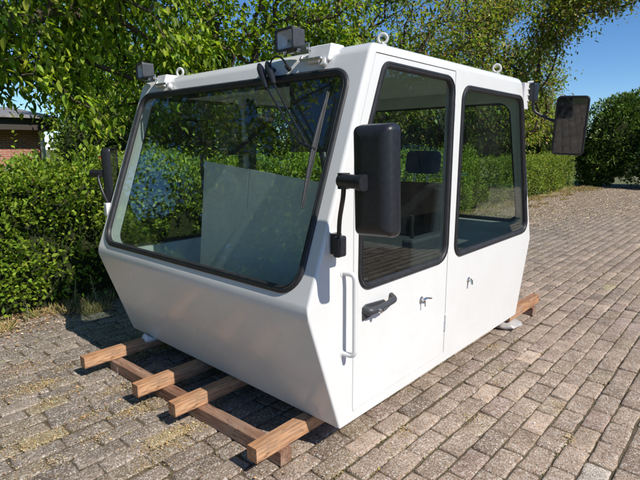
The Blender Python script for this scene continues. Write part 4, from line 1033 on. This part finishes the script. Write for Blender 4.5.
# dry grass, weeds, litter ------------------------------------------
def blades(n, area, h, label, name, cols, probs, seed, lean=0.5, wd=0.004, clump=True):
    rng = np.random.default_rng(seed); P = []
    while len(P) < n:
        x, y = rng.uniform(area[0], area[1]), rng.uniform(area[2], area[3])
        if clump and mnoise.noise(Vector((x * 2.5, y * 2.5, seed))) + 0.25 * mnoise.noise(Vector((x * 9, y * 9, seed))) < 0.0 + max(0, (x - area[0]) / (area[1] - area[0]) - 0.5) * 0.9: continue
        P.append((x, y, -0.003))
    P = np.array(P); D = nrm(np.concatenate([rng.normal(0, lean, (n, 2)), np.ones((n, 1))], 1)); L = h * rng.uniform(0.4, 1.3, n)
    o = leaves_mesh(name, P, D, rdir(n), L, np.full(n, wd) * rng.uniform(0.7, 1.8, n), palette(n, cols, probs), M['dry'], None, 0.2, 6)
    return tag(o, label, 'dry grass', kind='stuff')
STR = [(0.52, 0.40, 0.20), (0.40, 0.29, 0.13), (0.30, 0.28, 0.10), (0.16, 0.20, 0.05)]
blades(15000, (-3.6, -2.93, -3.2, 4.0), 0.085, 'dry straw coloured grass along the foot of the left hedge', 'dry_grass', STR, (4, 3, 2, 1.5), 3, 0.7)
blades(16000, (-3.9, -2.6, 4.0, 17.8), 0.07, 'sunlit dry grass along the far hedge behind the cab', 'dry_grass', STR, (5, 3, 1.5, 1), 4, 0.8, 0.007)
def litter(name, label, cat, n, sampler, size, cols, probs, seed, z=0.003, asp=0.7):
    rng = np.random.default_rng(seed); P = []
    while len(P) < n:
        p = sampler(rng)
        if p is not None: P.append((p[0], p[1], z + rng.uniform(0, 0.004)))
    P = np.array(P); D = nrm(np.concatenate([rng.normal(0, 1, (n, 2)), rng.normal(0, 0.22, (n, 1))], 1)); N = nrm(np.array([0, 0, 1.0]) + rng.normal(0, 0.3, (n, 3)))
    L = size * rng.lognormal(0, 0.35, n)
    return tag(leaves_mesh(name, P, D, N, L, L * asp, palette(n, cols, probs, 0.2), M['dry'], None, 0.25, 4), label, cat, kind='stuff')
def verge_s(rng):
    x = -3.50 + abs(rng.normal(0, 0.30)); y = rng.uniform(-3.2, 3.0); return (x, y)
litter('dry_leaf_litter', 'fallen brown and straw leaves along the left edge of the paving', 'leaf litter', 15000, verge_s, 0.018, [(0.50, 0.36, 0.20), (0.42, 0.24, 0.13), (0.6, 0.5, 0.36), (0.3, 0.2, 0.1)], (3, 2, 1.5, 1.5), 5)
def far_s(rng):
    y = rng.uniform(3.0, 18.5); wv = 0.25 + max(0, y - 5) * 0.24; x = -3.4 + abs(rng.normal(0, wv))
    return (x, y) if x < 6 else None
litter('dry_leaf_litter', 'pale dry leaves scattered over the far end of the paving', 'leaf litter', 56000, far_s, 0.021, [(0.60, 0.47, 0.32), (0.46, 0.34, 0.23), (0.58, 0.48, 0.36), (0.36, 0.27, 0.17)], (4, 2, 1.5, 1), 6)
def crumb_s(rng):
    x, y = rng.uniform(-3.2, 0.0), rng.uniform(-1.7, 0.25)
    return (x, y) if mnoise.noise(Vector((x * 2.6, y * 2.6, 21))) + 0.3 * mnoise.noise(Vector((x * 9, y * 9, 3))) > rng.uniform(-0.25, 0.55) else None
litter('dry_leaf_litter', 'brown and orange leaf crumbs spread over the paving before the timber beams', 'leaf litter', 5200, crumb_s, 0.0075, [(0.50, 0.32, 0.17), (0.40, 0.24, 0.13), (0.58, 0.46, 0.30), (0.26, 0.17, 0.10)], (3, 2, 2, 2), 15, 0.002)
def grit_s(rng):
    x, y = rng.uniform(-3.1, 2.0), rng.uniform(-1.6, 5.0)
    return (x, y) if mnoise.noise(Vector((x * 1.6, y * 1.6, 9))) > rng.uniform(-0.6, 0.4) else None
litter('petals', 'tiny pale petals and grit speckling the pavers', 'petals', 7500, grit_s, 0.0052, [(0.66, 0.61, 0.54), (0.5, 0.42, 0.3), (0.72, 0.70, 0.66)], (3, 2, 2), 7, 0.0028, 0.8)
PATCH = [((-1.854, -0.60), 0.10, 300), ((-1.837, -0.50), 0.08, 260), ((-1.86, -0.44), 0.05, 110), ((-1.583, -0.523), 0.055, 170), ((-1.21, -0.75), 0.09, 360), ((-1.265, -0.43), 0.05, 130),
         ((-0.74, -0.27), 0.10, 420), ((-0.77, -0.17), 0.05, 160), ((-1.11, -0.17), 0.075, 300), ((-1.143, -0.26), 0.05, 150), ((-0.72, -0.10), 0.06, 170), ((-1.45, -0.16), 0.06, 120), ((-2.2, -0.45), 0.10, 200), ((-2.0, -0.30), 0.06, 120),
         ((-1.03, -0.50), 0.05, 90), ((-0.98, -0.72), 0.05, 90), ((-0.62, -0.42), 0.04, 60), ((-1.62, -0.34), 0.05, 90), ((0.0, 1.95), 0.05, 90), ((0.25, 1.45), 0.03, 40), ((0.626, 1.395), 0.03, 40), ((0.25, 4.36), 0.06, 60), ((0.76, 1.1), 0.04, 70), ((0.10, 0.62), 0.05, 80), ((0.29, 0.95), 0.04, 50)]
wsum = np.array([p[2] for p in PATCH], float); wsum /= wsum.sum()
def patch_s(rng):
    p = PATCH[rng.choice(len(PATCH), p=wsum)]; return (p[0][0] + rng.normal(0, p[1] * 0.55), p[0][1] + rng.normal(0, p[1] * 0.95))
litter('dry_moss', 'yellow and orange dry moss crumbs lying in patches on the pavers', 'moss', 6500, patch_s, 0.0068, [(0.56, 0.42, 0.20), (0.50, 0.31, 0.16), (0.62, 0.53, 0.34), (0.34, 0.26, 0.12)], (4, 2.2, 2, 1.5), 8, 0.002)
def joint_s(rng):
    i = rng.integers(-36, 16); x = PX0 + i * PITCHX + rng.normal(0, 0.004); y = rng.uniform(-1.7, 4.5)
    if rng.random() < 0.35: x += rng.uniform(0, PITCHX)
    k = mnoise.noise(Vector((x * 2.2, y * 2.2, 4))) + 0.35 * mnoise.noise(Vector((x * 8, y * 8, 4))) + (0.22 if x < -0.5 else 0)
    return (x, y) if k > rng.uniform(-0.05, 0.5) else None
litter('joint_moss', 'olive and straw coloured moss growing along the paver joints', 'moss', 12000, joint_s, 0.0085, [(0.20, 0.19, 0.05), (0.34, 0.28, 0.10), (0.12, 0.14, 0.03), (0.42, 0.32, 0.16)], (4, 3, 3, 1.5), 9, -0.003)

def weed(x, y, h, label, seed):
    rnd = random.Random(seed); e = empty('weed', (x, y, 0), label, 'weed', 'tall weeds at the hedge foot')
    bm = bmesh.new(); P = []; D = []
    for s in range(rnd.choice((1, 2, 2))):
        a = Vector((x + rnd.uniform(-0.03, 0.03), y + rnd.uniform(-0.03, 0.03), -0.003)); b = a + Vector((rnd.uniform(-0.04, 0.05), rnd.uniform(-0.05, 0.05), h * rnd.uniform(0.7, 1)))
        mid = (a + b) / 2 + Vector((rnd.uniform(-0.015, 0.015), rnd.uniform(-0.015, 0.015), 0)); add_tube(bm, [a, mid, b], [0.0045, 0.0035, 0.0015], 6)
        n = int(h * 90)
        for k in range(n):
            t = 0.1 + 0.9 * k / n; P.append(a.lerp(b, t)); an = k * 2.4; D.append((math.cos(an), math.sin(an), 0.8))
    obj('stem', bm, M['dry_stem'] if 'dry_stem' in M else M['twig'], e, 80, wn=False)
    P = np.array([tuple(p) for p in P]); D = np.array(D); n = len(P); L = np.linspace(0.05, 0.02, n)
    leaves_mesh('leaves', P, D, nrm(np.array([0, 0, 1.0]) + rdir(n) * 0.2), L, L * 0.3, palette(n, [(0.20, 0.26, 0.10), (0.34, 0.32, 0.16), (0.42, 0.34, 0.18)], (3, 2, 1)), M['leaf_hedge'], e, 0.2, 6)
M['dry_stem'] = m_simple('dry_stem', (0.30, 0.29, 0.15), 0.8, var=0.2)
weed(-3.10, 0.42, 0.34, 'tall pale weed stalk nearest the cab corner, at the hedge foot', 1)
weed(-3.13, 0.27, 0.31, 'leaning pale weed stalk left of the tallest one, at the hedge foot', 2)
weed(-3.16, -0.12, 0.20, 'short weed in front of the hedge near the left edge', 3)
weed(-3.20, 13.2, 0.50, 'tall dry weed at the far end of the low hedge', 4)
weed(-3.05, 14.6, 0.55, 'highest dry weed beside the dark bushes', 5)

# ------------------------------------------------------------------ neighbour house
hs = empty('brick_house', (-20, -1.5, 0), 'red brick house with a dark eave and grey tiled roof behind the left hedge', 'house')
bm = bmesh.new(); add_box(bm, (-24.0, -9.0, -0.04), (-16.2, 4.55, 1.98)); obj('wall', bm, M['brick'], hs)
bm = bmesh.new(); add_box(bm, (-24.5, -9.4, 1.982), (-15.6, 4.95, 2.33), 0.01); obj('eave', bm, M['eave_band'], hs)  # dark band between the brick wall and the roof tiles
bm = bmesh.new(); c = [(-24.7, 2.334), (-15.4, 2.334), (-15.4, 2.40), (-20.0, 2.95), (-24.7, 2.40)]
loft(bm, Frame((0, -9.5, 0), (1, 0, 0), (0, 0, 1), (0, 1, 0)), [([Vector(p) for p in c], 0), ([Vector(p) for p in c], 14.3)], False, True, True); obj('roof', bm, M['tile'], hs)
bm = bmesh.new(); add_tube(bm, [(-16.1, 4.50, 1.98), (-16.1, 4.50, 0.0)], 0.07, 12); obj('downpipe', bm, M['white_trim'], hs)
bm = bmesh.new(); add_box(bm, (-16.23, -1.2, 0.9), (-16.15, 0.6, 2.0), 0.01); wdw = obj('window', bm, M['white_trim'], hs)
bm = bmesh.new(); add_box(bm, (-16.16, -1.1, 1.0), (-16.14, 0.5, 1.9)); obj('pane', bm, M['dark_lining'], wdw)

# flowering shrub with red blossom in the garden
fb = empty('flowering_shrub', (-9.6, 3.75, 0), 'small shrub with red flowers in the garden beyond the hedge', 'shrub')
n = 1800; q = rdir(n); P = np.array([-9.6, 3.75, 0.62]) + q * np.array([0.45, 0.5, 0.65]) * RNG.uniform(0.6, 1, n)[:, None]
leaves_mesh('foliage', P, nrm(q + rdir(n) * 0.5), rdir(n), np.full(n, 0.08), np.full(n, 0.045), palette(n, HED, (3, 3, 2, 2)), M['leaf_hedge'], fb, 0.2, 4)
n = 150; q = nrm(rdir(n) + np.array([0.2, 0, 0.9])); P = np.array([-9.6, 3.75, 0.70]) + q * np.array([0.46, 0.5, 0.65])
leaves_mesh('blossom', P, nrm(q), rdir(n), np.full(n, 0.07), np.full(n, 0.06), palette(n, [(0.5, 0.05, 0.08), (0.6, 0.12, 0.12)], (1, 1)), M['dry'], fb, 0.3, 4)
bm = bmesh.new(); add_tube(bm, [(-9.6, 3.75, -0.01), (-9.58, 3.77, 0.6)], [0.03, 0.015], 8); obj('stem', bm, M['bark'], fb)

# ------------------------------------------------------------------ parked car, outside the frame and mirrored in the door window
M['car_paint'] = m_simple('dark_car_paint', (0.012, 0.014, 0.020), 0.25, 0.3, var=0.1, vs=5, coat=1.0)
M['tyre'] = m_simple('tyre_rubber', (0.02, 0.02, 0.02), 0.85, var=0.2)
M['rim'] = m_simple('alloy_rim', (0.30, 0.30, 0.31), 0.35, 0.9, var=0.1)
M['lamp_red'] = m_simple('tail_lamp_red', (0.30, 0.02, 0.02), 0.2, var=0.1)
CX, CY = 3.0, 4.6
car = empty('parked_car', (CX + 0.86, CY + 2.05, 0), 'dark parked hatchback mirrored in the door window of the cab', 'car')
bm = bmesh.new()
low = [(0.05, 0.24), (4.12, 0.24), (4.16, 0.55), (4.05, 0.76), (3.10, 0.93), (0.10, 0.96), (0.0, 0.62)]
loft(bm, Frame((CX, CY, 0), (0, 1, 0), (0, 0, 1), (1, 0, 0)), [(rpoly(low, 0.10, 0.05), 0), (rpoly(low, 0.10, 0.0), 0.06), (rpoly(low, 0.10, 0.0), 1.66), (rpoly(low, 0.10, 0.05), 1.72)], False, True, True)
cb = obj('body', bm, M['car_paint'], car, 40)
bm = bmesh.new(); cabn = [(0.12, 0.93), (3.12, 0.91), (2.35, 1.40), (1.60, 1.47), (0.52, 1.43)]
R_ = []
for t, h in ((0.0, 0), (1.0, 1)):
    pass
A_ = [bm.verts.new((CX + 0.08 + (z - 0.92) * 0.30, CY + y, z)) for y, z in cabn]; B_ = [bm.verts.new((CX + 1.64 - (z - 0.92) * 0.30, CY + y, z)) for y, z in cabn]
bm.faces.new(A_); bm.faces.new(B_[::-1])
for i in range(5): bm.faces.new((A_[i], B_[i], B_[(i + 1) % 5], A_[(i + 1) % 5]))
bmesh.ops.bevel(bm, geom=bm.edges[:], offset=0.05, segments=3, profile=0.5, affect='EDGES')
obj('roof', bm, M['car_paint'], car, 40)
gm = m_simple('car_glass', (0.02, 0.025, 0.03), 0.04, var=0.05)
for pts in ([(0.46, 0.97), (1.42, 0.96), (1.42, 1.38), (0.66, 1.36)], [(1.50, 0.96), (2.78, 0.95), (2.24, 1.34), (1.62, 1.39), (1.50, 1.385)]):
    bm = bmesh.new(); k = 0.30
    fr_ = Frame((CX + 0.076, CY, 0.92), (0, 1, 0), Vector((0.30, 0, 1)), Vector((-1, 0, 0.30)).normalized())
    slab(bm, fr_, [(y, z - 0.92) for y, z in pts], 0.03, 0.001, 0.006, 0.001); obj('side_glass', bm, gm, car)
for y in (0.72, 3.30):
    for sx in (0, 1):
        x0 = CX - 0.015 if sx == 0 else CX + 1.735; sg = -1 if sx == 0 else 1
        bm = bmesh.new(); c = Vector((x0 - sg * 0.10, CY + y, 0.32))
        add_tube(bm, [c + Vector((0, math.cos(t), math.sin(t))) * 0.255 for t in [2 * PI * k / 32 for k in range(32)]], 0.068, 12, True)
        wh = obj('wheel', bm, M['tyre'], car, 60)
        bm = bmesh.new(); cc_ = Vector((x0 - sg * 0.04, CY + y, 0.32))
        add_tube(bm, [cc_ + Vector((0, math.cos(t), math.sin(t))) * 0.20 for t in [2 * PI * k / 32 for k in range(32)]], 0.014, 8, True)
        for k in range(10):
            t = 2 * PI * k / 10; add_tube(bm, [cc_, cc_ + Vector((0, math.cos(t), math.sin(t))) * 0.20], [0.022, 0.012], 6)
        add_tube(bm, [cc_ - Vector((0.02, 0, 0)), cc_ + Vector((0.02, 0, 0))], 0.045, 16)
        obj('rim', bm, M['rim'], wh, 50)
for x in (CX + 0.06, CX + 1.42):
    bm = bmesh.new(); add_box(bm, (x, CY - 0.012, 0.66), (x + 0.24, CY + 0.10, 0.86), 0.03); obj('tail_light', bm, M['lamp_red'], car)
